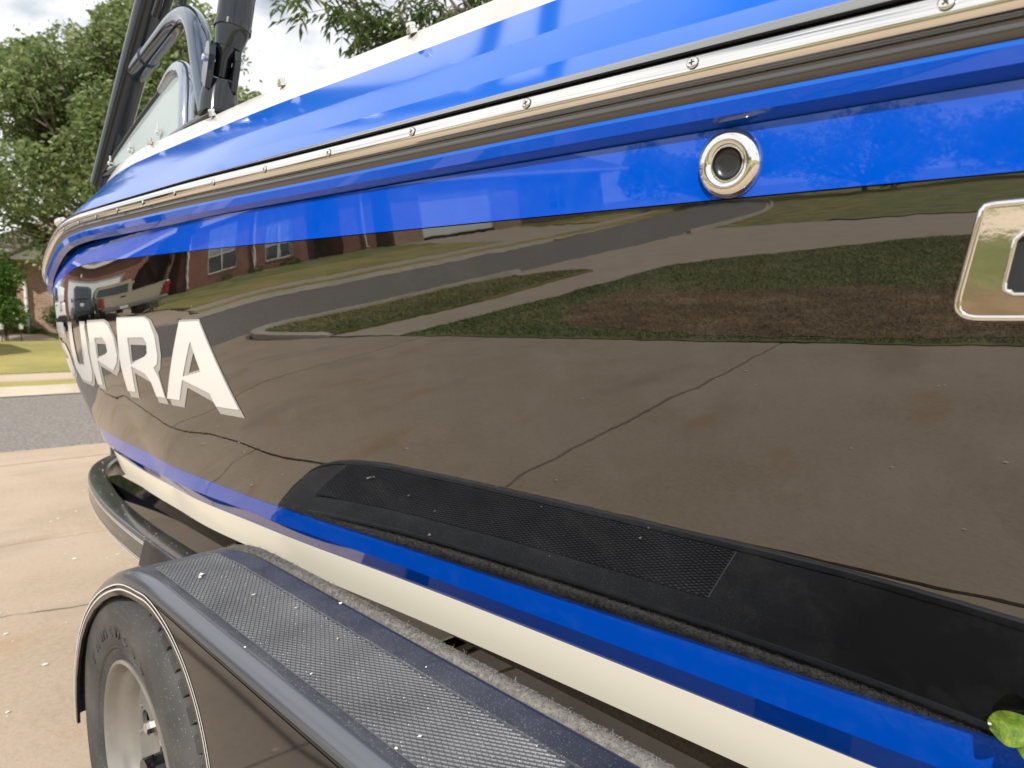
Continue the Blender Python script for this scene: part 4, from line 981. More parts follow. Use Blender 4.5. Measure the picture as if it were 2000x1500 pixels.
# wheel: tyre with lugs and raised lettering, rim with holes and nuts
XT = .345; XW = .20
def wheel(cy, cz, first=True):
    wh = bpy.data.objects.new('wheel', None); C.objects.link(wh); wh.parent = trailer; wh.matrix_parent_inverse = PM[trailer.name]; PM[wh.name] = Matrix.Identity(4)
    c = Vector((0, cy, cz)); ax = (1, 0, 0)
    prof = [(.212, XT+.022), (.216, XT+.015), (.232, XT+.009), (.236, XT+.0115), (.240, XT+.0075), (.243, XT+.0095), (.250, XT+.0055), (.285, XT+.001), (.310, XT+.0), (.328, XT+.004), (.343, XT+.014), (.350, XT+.024), (.3525, XT+.034), (.3535, XT+.06), (.354, XT+XW/2)]
    full = prof+[(r_, XT+XW-(x-XT)) for r_, x in prof[::-1][1:]]
    mb = MB(); mb.lathe(full, c, ax, 96); ty = mb.build('tyre', M['tyre'], wh, True); smooth_by_angle(ty, 30)
    # lugs
    mb = MB(); nl = 50
    for i in range(nl):
        a0 = 2*PI*i/nl
        for (x0, x1, da, w_) in ((XT+.020, XT+.044, 0, .62), (XT+.050, XT+.078, .3, .72), (XT+.084, XT+.116, .05, .76), (XT+.122, XT+.150, .35, .72), (XT+.156, XT+.180, .1, .62)):
            a = a0+da*2*PI/nl; b_ = a+w_*2*PI/nl; V = []
            for (aa, x, r_) in ((a, x0, .345), (b_, x0, .345), (b_, x1, .345), (a, x1, .345), (a, x0+.001, .3625 if x0 > XT+.03 and x1 < XT+.17 else .359), (b_, x0+.001, .3625 if x0 > XT+.03 and x1 < XT+.17 else .359), (b_, x1, .3625), (a, x1, .3625)):
                V.append(c+Vector((x, math.cos(aa)*r_, math.sin(aa)*r_)))
            mb.add(V, [(4, 5, 6, 7), (0, 1, 5, 4), (1, 2, 6, 5), (2, 3, 7, 6), (3, 0, 4, 7)])
    tag(mb.build('tread_lugs', M['tyre'], ty), kind='stuff')
    # rim
    rp_ = [(.216, XT+.022), (.215, XT+.012), (.209, XT+.010), (.204, XT+.016), (.201, XT+.030), (.193, XT+.040), (.186, XT+.044), (.181, XT+.056), (.177, XT+.066), (.168, XT+.070)]
    mb = MB(); mb.lathe(rp_, c, ax, 80); rim = mb.build('rim', M['rim'], wh, True); smooth_by_angle(rim, 40)
    # disc with round holes
    bm = bmesh.new(); R0 = .169; es = []; n_ = 80
    def ring(cy_, cz_, rr, nn2):
        v_ = [bm.verts.new((XT+.066, cy+cy_+math.cos(2*PI*i/nn2)*rr, cz+cz_+math.sin(2*PI*i/nn2)*rr)) for i in range(nn2)]
        for i in range(nn2): es.append(bm.edges.new((v_[i], v_[(i+1) % nn2])))
    ring(0, 0, R0, n_)
    for i in range(8):
        a = 2*PI*(i+.35)/8; ring(math.cos(a)*.126, math.sin(a)*.126, .026, 22)
    ring(0, 0, .045, 28)
    bmesh.ops.triangle_fill(bm, edges=es, use_beauty=True)
    r_ = bmesh.ops.extrude_face_region(bm, geom=bm.faces[:])
    for v in [g for g in r_['geom'] if isinstance(g, bmesh.types.BMVert)]: v.co.x += .008
    bmesh.ops.recalc_face_normals(bm, faces=bm.faces[:])
    me_ = bpy.data.meshes.new('rim_disc'); bm.to_mesh(me_); bm.free(); me_.materials.append(M['rim']); link('rim_disc', me_, rim)
    mb = MB(); mb.lathe([(.17, XT+.105), (.01, XT+.105)], c, ax, 40); mb.build('brake_drum', M['dark'], wh)
    for i in range(5):
        a = 2*PI*(i+.62)/5; p_ = c+Vector((XT+.066, math.cos(a)*.082, math.sin(a)*.082))
        mb = MB(); mb.lathe([(.013, .004), (.013, -.014), (.011, -.020), (.006, -.022)], p_, ax, 6, 0, True); mb.build('lug_nut', M['chrome'], rim)
    for i in range(16):
        a = 2*PI*i/16; p_ = c+Vector((XT+.066, math.cos(a)*.158, math.sin(a)*.158))
        mb = MB(); mb.lathe([(.0045, .001), (.0045, -.003), (.002, -.0045)], p_, ax, 10, 0, True); mb.build('rivet', M['rim'], rim)
    mb = MB(); mb.lathe([(.044, .012), (.042, .004), (.034, -.004), (.01, -.006)], c+Vector((XT+.068, 0, 0)), ax, 28, 0, True); mb.build('hub_cap', M['steel_dark'], rim, True)
    return wh, ty
wh, ty = wheel(*WC)
# raised sidewall lettering
def arc_text(txt, c, rad_, a_start, size, x, parent, adv):
    a = a_start
    for ch in txt:
        cu = bpy.data.curves.new('t', 'FONT'); cu.body = ch; cu.size = size; cu.extrude = .0024; cu.align_x = 'CENTER'; cu.resolution_u = 3
        o = bpy.data.objects.new('t', cu); C.objects.link(o); bpy.context.view_layer.update()
        dg = bpy.context.evaluated_depsgraph_get(); me_ = bpy.data.meshes.new_from_object(o.evaluated_get(dg)); bpy.data.objects.remove(o)
        # glyph plane: right = decreasing angle seen from -x (towards -y is right there), up = radial
        for v in me_.vertices:
            gx_, gy_, gz_ = v.co.x*.95, v.co.y, v.co.z
            ang = a+gx_/rad_; rr = rad_+gy_
            v.co = (x-gz_, c[0]-math.sin(ang)*rr, c[1]+math.cos(ang)*rr)
        me_.materials.clear(); me_.materials.append(M['tyre']); link('sidewall_letter', me_, parent)
        a += adv*(.62 if ch == 'I' else 1)

arc_text('PRIMEWELL', WC, .262, -.95, .044, XT+.0035, ty, .172)

# ------------------------------------------------------------------ litter
def flakes(name, pts, m, zf, smin=.003, smax=.008, seed=4):
    rnd = random.Random(seed); V = []; F = []
    for (x, y) in pts:
        k = rnd.randint(4, 6); s_ = smin*.6+(smax*1.15-smin*.6)*rnd.random()**2.2; a0 = rnd.uniform(0, 6); b = len(V); st_ = rnd.uniform(.4, 1)
        for i in range(k):
            a = a0+2*PI*i/k; V.append((x+math.cos(a)*s_*rnd.uniform(.6, 1.1), y+math.sin(a)*s_*st_, zf(x, y)+rnd.uniform(0, .002)))
        F.append(tuple(range(b, b+k)))
    o = meshobj(name, V, F, m); o['kind'] = 'stuff'; return o
rnd = random.Random(21)
flakes('fallen_petals', [(rnd.uniform(-2.6, 4), rnd.uniform(-1, 7)) for _ in range(330)]+[(rnd.gauss(.6, .5), rnd.gauss(4.0, .8)) for _ in range(90)], M['petal'], lambda x, y: .0035, .0035, .011)
dust_pts = [(.41, 1.155), (.4118, 1.163), (.405, 1.150), (.4145, 1.171), (.437, 1.02), (.452, .80), (.383, .74), (.43, .62), (.46, .93), (.40, .55), (.372, .55), (.49, .66), (.515, .9), (.355, .86)]
flakes('dropping_flecks', dust_pts*2, M['petal'], lambda x, y: ZF+.0025, .0012, .0032, 9)
flakes('dropping_flecks', [(.41, 1.158), (.4075, 1.155), (.413, 1.160)]*3, M['petal'], lambda x, y: ZF+.003, .003, .005, 10)
beam_pts = []
for _ in range(46):
    p = bs[rnd.randint(26, 92)]; beam_pts.append((p.x+rnd.uniform(-.028, .028), p.y+rnd.uniform(-.02, .02)))
flakes('dropping_flecks', beam_pts, M['petal'], lambda x, y: ZT+.001, .001, .0035, 12)
# pale rust stains are part of the concrete: a few thin patches
M['stain'] = mat('rust_stain', (.40, .27, .13), .9)

# leaf resting on the spray rail near the stern
lf = empty('green_leaf', (.56, .10, .90), 'bright green curled leaf on the blue chine near the stern', 'leaf')
def leaf_blade(L, Wd, curl, origin, ax, side_, n=10):
    V = []; F = []; ax = Vector(ax).normalized(); side_ = Vector(side_); side_ = (side_-ax*side_.dot(ax)).normalized(); up_ = ax.cross(side_)
    for i in range(n+1):
        t = i/n; wd = Wd*math.sin(PI*min(1, t*.95+.04))**.7; c0 = Vector(origin)+ax*(L*t)+up_*(curl*math.sin(PI*t))
        for j in range(-3, 4):
            u = j/3; V.append(c0+side_*(wd*u)+up_*(abs(u)**1.6*wd*.45+math.sin(t*9+u*3)*.0012))
    for i in range(n):
        for j in range(6): F.append((i*7+j, i*7+j+1, (i+1)*7+j+1, (i+1)*7+j))
    return V, F
LP = Vector((.573, .101, .918))
V, F = leaf_blade(.034, .0115, .005, LP+Vector((.0, .010, -.004)), (-.1, -1, .35), (.25, .2, 1))
meshobj('blade', V, F, M['leafgreen'], lf, smooth=True)
mb = MB(); mb.tube([LP+Vector((-.001, .010, -.003)), LP+Vector((-.003, -.008, .006)), LP+Vector((-.004, -.026, .010))], [.0011, .0009, .0004], 6); mb.build('midrib', M['petal'], lf)
V, F = leaf_blade(.028, .0095, .005, LP+Vector((.002, -.004, -.006)), (-.1, -1, -.1), (.1, 0, 1))
meshobj('blade', V, F, M['leafgreen'], lf, smooth=True)

# ------------------------------------------------------------------ houses across the street
def house_wall(name, a, b, z0, z1, t, m, parent, holes=()):
    """wall in plane y=const (a..b in x) with rectangular holes (x0,x1,z0,z1); built from butted boxes"""
    x0, x1 = a[0], b[0]; y = a[1]; xs = sorted({x0, x1, *[h[0] for h in holes], *[h[1] for h in holes]}); mb = MB()
    for i in range(len(xs)-1):
        xa, xb = xs[i], xs[i+1]; hz = sorted([(h[2], h[3]) for h in holes if h[0] <= xa+1e-6 and h[1] >= xb-1e-6]); z = z0
        for (ha, hb) in hz:
            if ha > z: mb.box((xa, y, z), (xb, y+t, ha))
            z = hb
        if z < z1: mb.box((xa, y, z), (xb, y+t, z1))
    return mb.build(name, m, parent)
def window(parent, x0, x1, y, z0, z1, mull=1, arch=False):
    mb = MB(); t = .055
    mb.box((x0, y+.05, z0), (x0+t, y+.11, z1)); mb.box((x1-t, y+.05, z0), (x1, y+.11, z1)); mb.box((x0+t, y+.05, z0), (x1-t, y+.11, z0+t)); mb.box((x0+t, y+.05, z1-t), (x1-t, y+.11, z1))
    xs = [x0+(x1-x0)*i/(mull+1) for i in range(1, mull+1)]
    for x in xs: mb.box((x-.045, y+.045, z0+t), (x+.045, y+.112, z1-t))
    fr_ = mb.build('window', M['trim'] if not mull == 9 else M['trim'], parent)
    ed = [x0+t]+xs+[x1-t]
    zm = z0+(z1-z0)*.40
    for a, b in zip(ed[:-1], ed[1:]):
        aa = a+(.045 if a in xs else 0); bb = b-(.045 if b in xs else 0)
        m1 = MB(); m1.box((aa, y+.085, zm+.02), (bb, y+.09, z1-t)); m1.build('blind', M['blind'], fr_)
        m1 = MB(); m1.box((aa, y+.070, zm+.02), (bb, y+.074, z1-t)); m1.build('pane', M['pane'], fr_)
        m1 = MB(); m1.box((aa, y+.070, z0+t), (bb, y+.074, zm-.02)); m1.build('pane', M['glass_dark'], fr_)
        m1 = MB(); m1.box((aa, y+.060, zm-.02), (bb, y+.095, zm+.02)); m1.build('sash_bar', M['trim'], fr_)
    m1 = MB(); m1.box((x0-.06, y-.03, z0-.09), (x1+.06, y+.05, z0-.002)); m1.build('sill', M['brick_red'], fr_)
    return fr_
def pane_mat():
    m = mat('clear_pane', (.8, .85, .83), .02); t = m.node_tree; b = t.nodes['Principled BSDF']
    tr = t.nodes.new('ShaderNodeBsdfTransparent'); ms = t.nodes.new('ShaderNodeMixShader'); ms.inputs[0].default_value = .78
    gl_ = t.nodes.new('ShaderNodeBsdfGlossy'); gl_.inputs['Roughness'].default_value = .02
    out = t.nodes['Material Output']; t.links.new(gl_.outputs[0], ms.inputs[1]); t.links.new(tr.outputs[0], ms.inputs[2]); t.links.new(ms.outputs[0], out.inputs[0]); return m
M['pane'] = pane_mat()
def hip_roof(name, x0, x1, y0, y1, ze, pitch, over, m, parent, gable=False):
    x0 -= over; x1 += over; y0 -= over; y1 += over; w2 = (y1-y0)/2; zr = ze+w2*pitch
    hip = 0 if gable else min(w2, (x1-x0)/2-.3)
    V = [(x0, y0, ze), (x1, y0, ze), (x1, y1, ze), (x0, y1, ze), (x0+hip, y0+w2, zr), (x1-hip, y0+w2, zr), (x0, y0, ze-.16), (x1, y0, ze-.16), (x1, y1, ze-.16), (x0, y1, ze-.16)]
    F = [(0, 1, 5, 4), (1, 2, 5), (2, 3, 4, 5), (3, 0, 4), (6, 7, 1, 0), (7, 8, 2, 1), (8, 9, 3, 2), (9, 6, 0, 3), (9, 8, 7, 6)]
    return meshobj(name, V, F, [m, M['trim']], parent, [0, 0, 0, 0, 1, 1, 1, 1, 1])
def downspout(parent, x, y, z0, z1):
    mb = MB(); mb.box((x-.04, y-.10, z0+.05), (x+.04, y-.03, z1-.25)); mb.add([(x-.04, y-.10, z1-.25), (x+.04, y-.10, z1-.25), (x+.04, y-.03, z1-.25), (x-.04, y-.03, z1-.25), (x-.04, y-.42, z1-.02), (x+.04, y-.42, z1-.02), (x+.04, y-.35, z1-.02), (x-.04, y-.35, z1-.02)], [(0, 1, 5, 4), (1, 2, 6, 5), (2, 3, 7, 6), (3, 0, 4, 7), (4, 5, 6, 7)])
    mb.box((x-.045, y-.24, z0+.02), (x+.045, y-.1, z0+.07)); return mb.build('downspout', M['trim'], parent)
def garage_door(parent, x0, x1, y, z0, z1):
    g = None; n_ = 4; h = (z1-z0)/n_
    mb = MB(); mb.box((x0-.09, y-.02, z0), (x0, y+.06, z1)); mb.box((x1, y-.02, z0), (x1+.09, y+.06, z1)); mb.box((x0-.09, y-.02, z1), (x1+.09, y+.06, z1+.10)); g = mb.build('garage_door', M['trim'], parent)
    for i in range(n_):
        mb = MB(); za, zb_ = z0+h*i+.006, z0+h*(i+1)-.006; mb.box((x0, y+.03, za), (x1, y+.06, zb_))
        nx = int(round((x1-x0)/.62)); wp = (x1-x0)/nx
        for k_ in range(nx): mb.box((x0+wp*k_+.05, y+.022, za+.07), (x0+wp*(k_+1)-.05, y+.031, zb_-.07))
        mb.build('door_panel', M['garage_white'], g)
    return g
# red brick house with a double garage
hz0 = gz(-9, 24.4)-.05
H1 = empty('brick_house', (-9, 28, hz0), 'red brick house with white double garage door and two tall windows', 'house')
zb = .50; ze = 3.45
W1 = (-11.38, -9.42, 1.12, 3.25); W2 = (-13.75, -12.75, 1.0, 2.75)
house_wall('wall', (-14.15, 24.5), (-7.95, 24.5), zb, ze, .25, M['brick_red'], H1, [W1, W2])
window(H1, W1[0], W1[1], 24.5, W1[2], W1[3], 1); window(H1, W2[0], W2[1], 24.5, W2[2], W2[3], 1)
mb = MB(); mb.box((-7.95, 24.75, zb), (-7.70, 27.0, ze)); mb.build('wall', M['brick_red_y'], H1)
house_wall('wall', (-7.95, 27.0), (-5.2, 27.0), zb, ze, .25, M['brick_red'], H1)
house_wall('wall', (-15.6, 26.2), (-14.15, 26.2), zb, ze, .25, M['brick_red'], H1, [(-15.2, -14.3, .72, 2.85)])
mb = MB(); mb.box((-15.2, 26.28, .72), (-14.3, 26.33, 2.85)); dd = mb.build('door', M['door_dark'], H1)
mb = MB(); mb.lathe([(.03, 0), (.03, .05), (.015, .06)], (-14.38, 26.28, 1.75), (0, -1, 0), 10, 0, True); mb.build('handle', M['chrome'], dd)
mb = MB(); mb.box((-14.40, 24.75, zb), (-14.15, 26.2, ze)); mb.build('wall', M['brick_red_y'], H1)
mb = MB(); mb.box((-15.85, 24.5, zb), (-15.60, 26.2, ze)); mb.build('wall', M['brick_red_y'], H1)
house_wall('wall', (-17.2, 24.5), (-15.85, 24.5), zb, ze, .25, M['brick_red'], H1)
mb = MB(); mb.box((-17.2, 24.75, zb), (-16.95, 33, ze)); mb.build('wall', M['brick_red_y'], H1)
# garage wing
GD = (-5.25, -.55); GD2 = (-.05, 1.3)
gzf = .58
house_wall('wall', (-5.75, 22.6), (1.5, 22.6), .40, ze, .25, M['brick_red'], H1, [(GD[0], GD[1], .40, 2.72), (GD2[0], GD2[1], .40, 2.72)])
garage_door(H1, GD[0]+.09, GD[1]-.09, 22.68, gzf, 2.62); garage_door(H1, GD2[0]+.09, GD2[1]-.09, 22.68, gzf, 2.62)
mb = MB(); mb.box((-5.75, 22.85, .40), (-5.50, 27.0, ze)); mb.build('wall', M['brick_red_y'], H1)
mb = MB(); mb.box((1.25, 22.85, .40), (1.5, 33, ze)); mb.build('wall', M['brick_red_y'], H1)
mb = MB(); mb.box((-2.5, 22.48, 2.90), (-2.32, 22.58, 3.1)); mb.build('garage_lamp', M['trim'], H1)
downspout(H1, -8.0, 24.48, .70, ze); downspout(H1, -12.16, 24.48, .70, ze); downspout(H1, -16.6, 24.48, .66, ze)
hip_roof('roof', -17.2, -6.2, 24.5, 33, ze+.16, .45, .5, M['roof'], H1)
hip_roof('roof', -5.75, 1.5, 22.6, 33.2, ze+.20, .45, .4, M['roof'], H1)
# tan brick house seen directly past the bow
H2 = empty('brick_house', (8, 29, gz(8, 25)-.05), 'tan brick house with grey recessed door, white gable and downspout, beyond the bow', 'house')
zb = .35; ze = 3.0; b0 = .72
house_wall('wall', (4.12, 25.4), (14, 25.4), zb, ze, .25, M['brick_tan'], H2, [(4.98, 6.2, 1.15, 2.55)])
window(H2, 4.98, 6.2, 25.4, 1.15, 2.55, 1)
house_wall('wall', (3.12, 26.6), (4.12, 26.6), zb, ze, .25, M['brick_tan'], H2, [(3.14, 3.92, b0, 2.85)])
mb = MB(); mb.box((3.12, 26.66, b0), (3.92, 26.71, 2.85)); dd = mb.build('door', M['door_grey'], H2)
for (a, b_) in ((.15, .9), (1.05, 1.95)):
    mb = MB(); mb.box((3.22, 26.645, b0+a), (3.48, 26.662, b0+b_)); mb.build('door_panel', M['door_grey'], dd); mb = MB(); mb.box((3.56, 26.645, b0+a), (3.82, 26.662, b0+b_)); mb.build('door_panel', M['door_grey'], dd)
mb = MB(); mb.lathe([(.03, 0), (.03, .05), (.015, .06)], (3.84, 26.66, 1.7), (0, -1, 0), 10, 0, True); mb.build('handle', M['chrome'], dd)
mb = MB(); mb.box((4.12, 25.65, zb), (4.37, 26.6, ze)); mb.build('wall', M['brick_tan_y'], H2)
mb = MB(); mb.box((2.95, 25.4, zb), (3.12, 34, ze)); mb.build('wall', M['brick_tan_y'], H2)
mb = MB(); mb.box((3.12, 25.35, zb), (4.12, 26.6, b0-.02)); mb.build('porch_slab', M['walk'], H2)
hip_roof('roof', 3.3, 14, 25.4, 34.4, ze+.16, .5, .45, M['roof'], H2)
# small white gable over the brick pier
gx0, gx1 = 3.75, 6.3
mb = MB(); V = [(gx0, 24.85, ze-.12), (gx1, 24.85, ze-.12), ((gx0+gx1)/2, 24.85, ze+.52)]
mb.prism(V, (0, .07, 0)); mb.build('gable', M['trim'], H2)
mb = MB(); V = [(gx0-.12, 24.75, ze-.16), (gx0-.12, 27.5, ze-.16), ((gx0+gx1)/2, 27.5, ze+.62), ((gx0+gx1)/2, 24.75, ze+.62), (gx1+.12, 24.75, ze-.16), (gx1+.12, 27.5, ze-.16)]
V2 = [(x, y, z+.07) for x, y, z in V]
mb.add(V+V2, [(0, 1, 2, 3), (3, 2, 5, 4), (6, 9, 8, 7), (9, 10, 11, 8), (0, 3, 9, 6), (3, 4, 10, 9), (0, 6, 7, 1), (4, 5, 11, 10)]); mb.build('gable_roof', M['roof'], H2)
mb = MB(); mb.box((gx0, 24.9, ze-.13), (gx1, 25.4, ze-.10)); mb.build('soffit', M['trim'], H2)
mb = MB(); mb.tube([(4.0, 25.32, 2.42), (4.18, 25.32, 2.40), (4.27, 25.32, 2.30), (4.28, 25.32, 1.6), (4.28, 25.32, b0)], .05, 8); mb.build('downspout', M['trim'], H2)
# neighbour further along
H3 = empty('brick_house', (-24, 29, gz(-24, 26)), 'brown brick house with pale garage door, farthest along the street', 'house')
zb = .4; ze = 3.4
house_wall('wall', (-27.5, 25), (-18.6, 25), zb, ze, .25, M['brick_tan'], H3, [(-25.4, -20.3, .4, 2.9)])
garage_door(H3, -25.3, -20.4, 25.06, .66, 2.8)
house_wall('wall', (-38, 26.5), (-27.5, 26.5), zb, ze, .25, M['brick_tan'], H3, [(-34, -32.2, 1.3, 2.7)])
window(H3, -34, -32.2, 26.5, 1.3, 2.7)
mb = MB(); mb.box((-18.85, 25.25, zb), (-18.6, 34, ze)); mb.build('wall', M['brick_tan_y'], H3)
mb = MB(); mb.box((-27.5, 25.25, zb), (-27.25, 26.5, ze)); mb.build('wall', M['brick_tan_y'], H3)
hip_roof('roof', -38, -18.6, 25, 35, ze+.16, .45, .5, M['roof'], H3)

# ------------------------------------------------------------------ vehicles on the far driveway
M['suv_paint'] = mat('slate_blue_paint', (.055, .085, .11), .12, ior=1.6)
M['truck_paint'] = mat('champagne_paint', (.46, .40, .29), .18, .25, ior=1.6)
M['truck_dark'] = mat('grey_bumper', (.20, .19, .18), .3, .4)
M['lamp_red'] = mat('red_lens', (.28, .012, .010), .2)
M['car_glass'] = mat('car_glass', (.02, .03, .032), .02, ior=1.9)
M['plate'] = mat('licence_plate', (.6, .65, .66), .4)
M['black_trim'] = mat('black_trim', (.02, .02, .02), .5)
M['white_paint'] = mat('white_car_paint', (.72, .74, .75), .15, ior=1.6)
M['tyre_plain'] = mat('car_tyre', (.02, .02, .02), .8)
def body_sections(mb, secs, m=0):
    """secs: list of (y, [(x,z)...]) loops of equal length; closed loft"""
    k_ = len(secs[0][1]); V = []; F = []
    for y, lp in secs: V += [(x, y, z) for x, z in lp]
    for i in range(len(secs)-1):
        for j in range(k_): F.append((i*k_+j, i*k_+(j+1) % k_, (i+1)*k_+(j+1) % k_, (i+1)*k_+j))
    F += [tuple(range(k_)), tuple((len(secs)-1)*k_+j for j in range(k_))[::-1]]
    mb.add(V, F, m)
def fin(mb, name, mats, root, bev=.03, seg=3):
    o = mb.build(name, mats, root); b = bmesh.new(); b.from_mesh(o.data); bmesh.ops.recalc_face_normals(b, faces=b.faces[:]); b.to_mesh(o.data); b.free()
    if bev: bevel(o, bev, seg, 25)
    o.data.polygons.foreach_set('use_smooth', [True]*len(o.data.polygons)); smooth_by_angle(o, 40)
    return o
def car_wheel(root, x, y, R, w_):
    s_ = 1 if x > 0 else -1; mb = MB()
    mb.lathe([(R*.62, 0), (R*.66, .012), (R*.93, .012), (R, -.03), (R, -w_+.03), (R*.93, -w_), (.1, -w_)], (x, y, R), (s_, 0, 0), 28); ty_ = fin(mb, 'wheel', M['tyre_plain'], root, 0)
    mb = MB(); mb.lathe([(R*.62, .0), (R*.58, -.02), (R*.5, -.03), (R*.2, -.01), (.01, -.005)], (x, y, R), (s_, 0, 0), 24); fin(mb, 'rim', M['rim'], ty_, 0)
def make_suv(label, cat, paint, loc, rz, group=None):
    r = empty('parked_car', loc, label, cat, group, rz); W_ = .90
    def lp(w0, w1, z0, z1, z2, w2): return [(-w0, z0), (w0, z0), (w1, z0+.25), (w1, z1), (w2, z2), (-w2, z2), (-w1, z1), (-w1, z0+.25)]
    mb = MB(); body_sections(mb, [(0, lp(.72, .82, .38, .98, 1.03, .76)), (.08, lp(.80, .90, .30, 1.02, 1.06, .84)), (1.2, lp(.82, .92, .26, 1.03, 1.07, .86)), (3.2, lp(.82, .92, .26, 1.02, 1.06, .86)), (4.2, lp(.8, .9, .28, .92, .98, .80)), (4.45, lp(.7, .8, .36, .80, .86, .68))]); body = fin(mb, 'body', paint, r, .04)
    mb = MB(); body_sections(mb, [(.06, lp(.80, .84, 1.05, 1.32, 1.34, .78)), (.20, lp(.82, .83, 1.05, 1.60, 1.70, .58)), (.5, lp(.82, .82, 1.05, 1.64, 1.75, .60)), (2.4, lp(.82, .82, 1.05, 1.62, 1.73, .60)), (3.3, lp(.80, .80, 1.04, 1.06, 1.08, .74))]); cab = fin(mb, 'cabin', paint, r, .05)
    mb = MB(); mb.prism([(-.62, -.012, 1.12), (.62, -.012, 1.12), (.60, .10, 1.52), (.50, .14, 1.60), (-.50, .14, 1.60), (-.60, .10, 1.52)], (0, .05, 0)); fin(mb, 'rear_window', M['car_glass'], r, .01)
    for s_ in (1, -1):
        mb = MB(); mb.prism([(s_*.835, .45, 1.12), (s_*.835, 2.9, 1.10), (s_*.80, 2.35, 1.56), (s_*.78, .5, 1.58)], (s_*-.02, 0, 0)); fin(mb, 'side_window', M['car_glass'], r, 0)
        mb = MB(); mb.prism([(s_*.66, -.02, .70), (s_*.86, .04, .70), (s_*.86, .10, 1.08), (s_*.72, .0, 1.08)], (0, .08, 0)); fin(mb, 'tail_light', M['lamp_red'], r, .01)
        mb = MB(); mb.box((s_*.90 if s_ > 0 else -1.08, 2.75, 1.02), (1.08 if s_ > 0 else -.90, 2.87, 1.20)); fin(mb, 'mirror', M['black_trim'], r, .03)
    mb = MB(); mb.box((-.86, -.07, .30), (.86, .14, .56)); fin(mb, 'bumper', M['black_trim'], r, .04)
    mb = MB(); mb.box((-.17, -.015, .74), (.17, .012, .90)); fin(mb, 'licence_plate', M['plate'], r, 0)
    mb = MB(); mb.box((-.30, -.02, .93), (.30, .02, .99)); fin(mb, 'tailgate_trim', M['black_trim'], r, .01)
    for s_ in (1, -1):
        for y in (.85, 3.55): car_wheel(r, s_*.90, y, .35, .22)
    return r
make_suv('slate blue hatchback parked before the double garage door', 'car', M['suv_paint'], (-1.98, 18.3, gz(-2, 20.3)+.05), .02)
bpy.context.view_layer.update()
def make_truck(loc, rz):
    r = empty('pickup_truck', loc, 'champagne pickup truck with open bed, tailgate facing the street', 'pickup truck', None, rz)
    def lp(w, z0, z1): return [(-w*.96, z0), (w*.96, z0), (w, z0+.15), (w, z1-.06), (w*.97, z1), (-w*.97, z1), (-w, z1-.06), (-w, z0+.15)]
    mb = MB()   # bed: floor and two sides
    for s_ in (1, -1): mb.box((s_*.90 if s_ < 0 else .80, .06, .52), (-.80 if s_ < 0 else .90, 1.95, 1.12))
    mb.box((-.80, .06, .52), (.80, 1.95, .66)); mb.box((-.80, 1.85, .66), (.80, 1.95, 1.10)); fin(mb, 'bed', M['truck_paint'], r, .03)
    mb = MB(); mb.box((-.79, 0, .58), (.79, .06, 1.10)); tg = fin(mb, 'tailgate', M['truck_paint'], r, .015)
    mb = MB(); mb.box((-.11, -.012, .93), (.11, .01, 1.0)); fin(mb, 'handle', M['black_trim'], tg, .01)
    mb = MB(); mb.box((-.82, -.015, 1.085), (.82, .07, 1.125)); fin(mb, 'tailgate_cap', M['truck_paint'], tg, .01)
    mb = MB(); body_sections(mb, [(2.0, lp(.88, .45, 1.10)), (3.4, lp(.89, .42, 1.08)), (4.4, lp(.87, .42, 1.02)), (4.85, lp(.80, .46, .92))]); fin(mb, 'body', M['truck_paint'], r, .05)
    mb = MB(); body_sections(mb, [(2.0, [(-.80, 1.08), (.80, 1.08), (.78, 1.55), (.62, 1.72), (-.62, 1.72), (-.78, 1.55)]), (2.2, [(-.82, 1.08), (.82, 1.08), (.78, 1.58), (.63, 1.75), (-.63, 1.75), (-.78, 1.58)]), (3.0, [(-.82, 1.08), (.82, 1.08), (.77, 1.57), (.62, 1.73), (-.62, 1.73), (-.77, 1.57)]), (3.65, [(-.82, 1.05), (.82, 1.05), (.80, 1.07), (.74, 1.09), (-.74, 1.09), (-.80, 1.07)])]); fin(mb, 'cab', M['truck_paint'], r, .04)
    mb = MB(); mb.prism([(-.66, 1.99, 1.16), (.66, 1.99, 1.16), (.60, 1.99, 1.58), (-.60, 1.99, 1.58)], (0, .03, 0)); fin(mb, 'rear_window', M['car_glass'], r, .01)
    for s_ in (1, -1):
        mb = MB(); mb.prism([(s_*.835, 2.3, 1.14), (s_*.835, 3.3, 1.12), (s_*.795, 2.9, 1.56), (s_*.79, 2.3, 1.57)], (s_*-.02, 0, 0)); fin(mb, 'side_window', M['car_glass'], r, 0)
        mb = MB(); mb.box((s_*.90-.09 if s_ > 0 else -.915, -.012, .62), (.915 if s_ > 0 else -.81, .10, 1.06)); fin(mb, 'tail_light', M['lamp_red'], r, .02)
        mb = MB(); mb.box((.90 if s_ > 0 else -1.14, 3.05, 1.05), (1.14 if s_ > 0 else -.90, 3.18, 1.27)); fin(mb, 'mirror', M['black_trim'], r, .03)
        mb = MB(); mb.lathe([(.46, 0), (.50, .03), (.50, .06), (.43, .06)], (s_*.885, .98, .40), (s_, 0, 0), 28); fin(mb, 'wheel_arch', M['truck_dark'], r, 0)
        for y in (.98, 3.95): car_wheel(r, s_*.90, y, .36, .24)
    mb = MB(); mb.box((-.88, -.17, .42), (.88, .0, .57)); fin(mb, 'bumper', M['truck_dark'], r, .03)
    mb = MB(); mb.box((-.16, -.185, .43), (.16, -.165, .56)); fin(mb, 'licence_plate', M['plate'], r, 0)
    return r
make_truck((-4.0, 17.3, gz(-4.0, 19.2)+.05), .03)
make_suv('white hatchback parked before the single garage door', 'car', M['white_paint'], (.85, 18.0, gz(.85, 20)+.05), -.015)

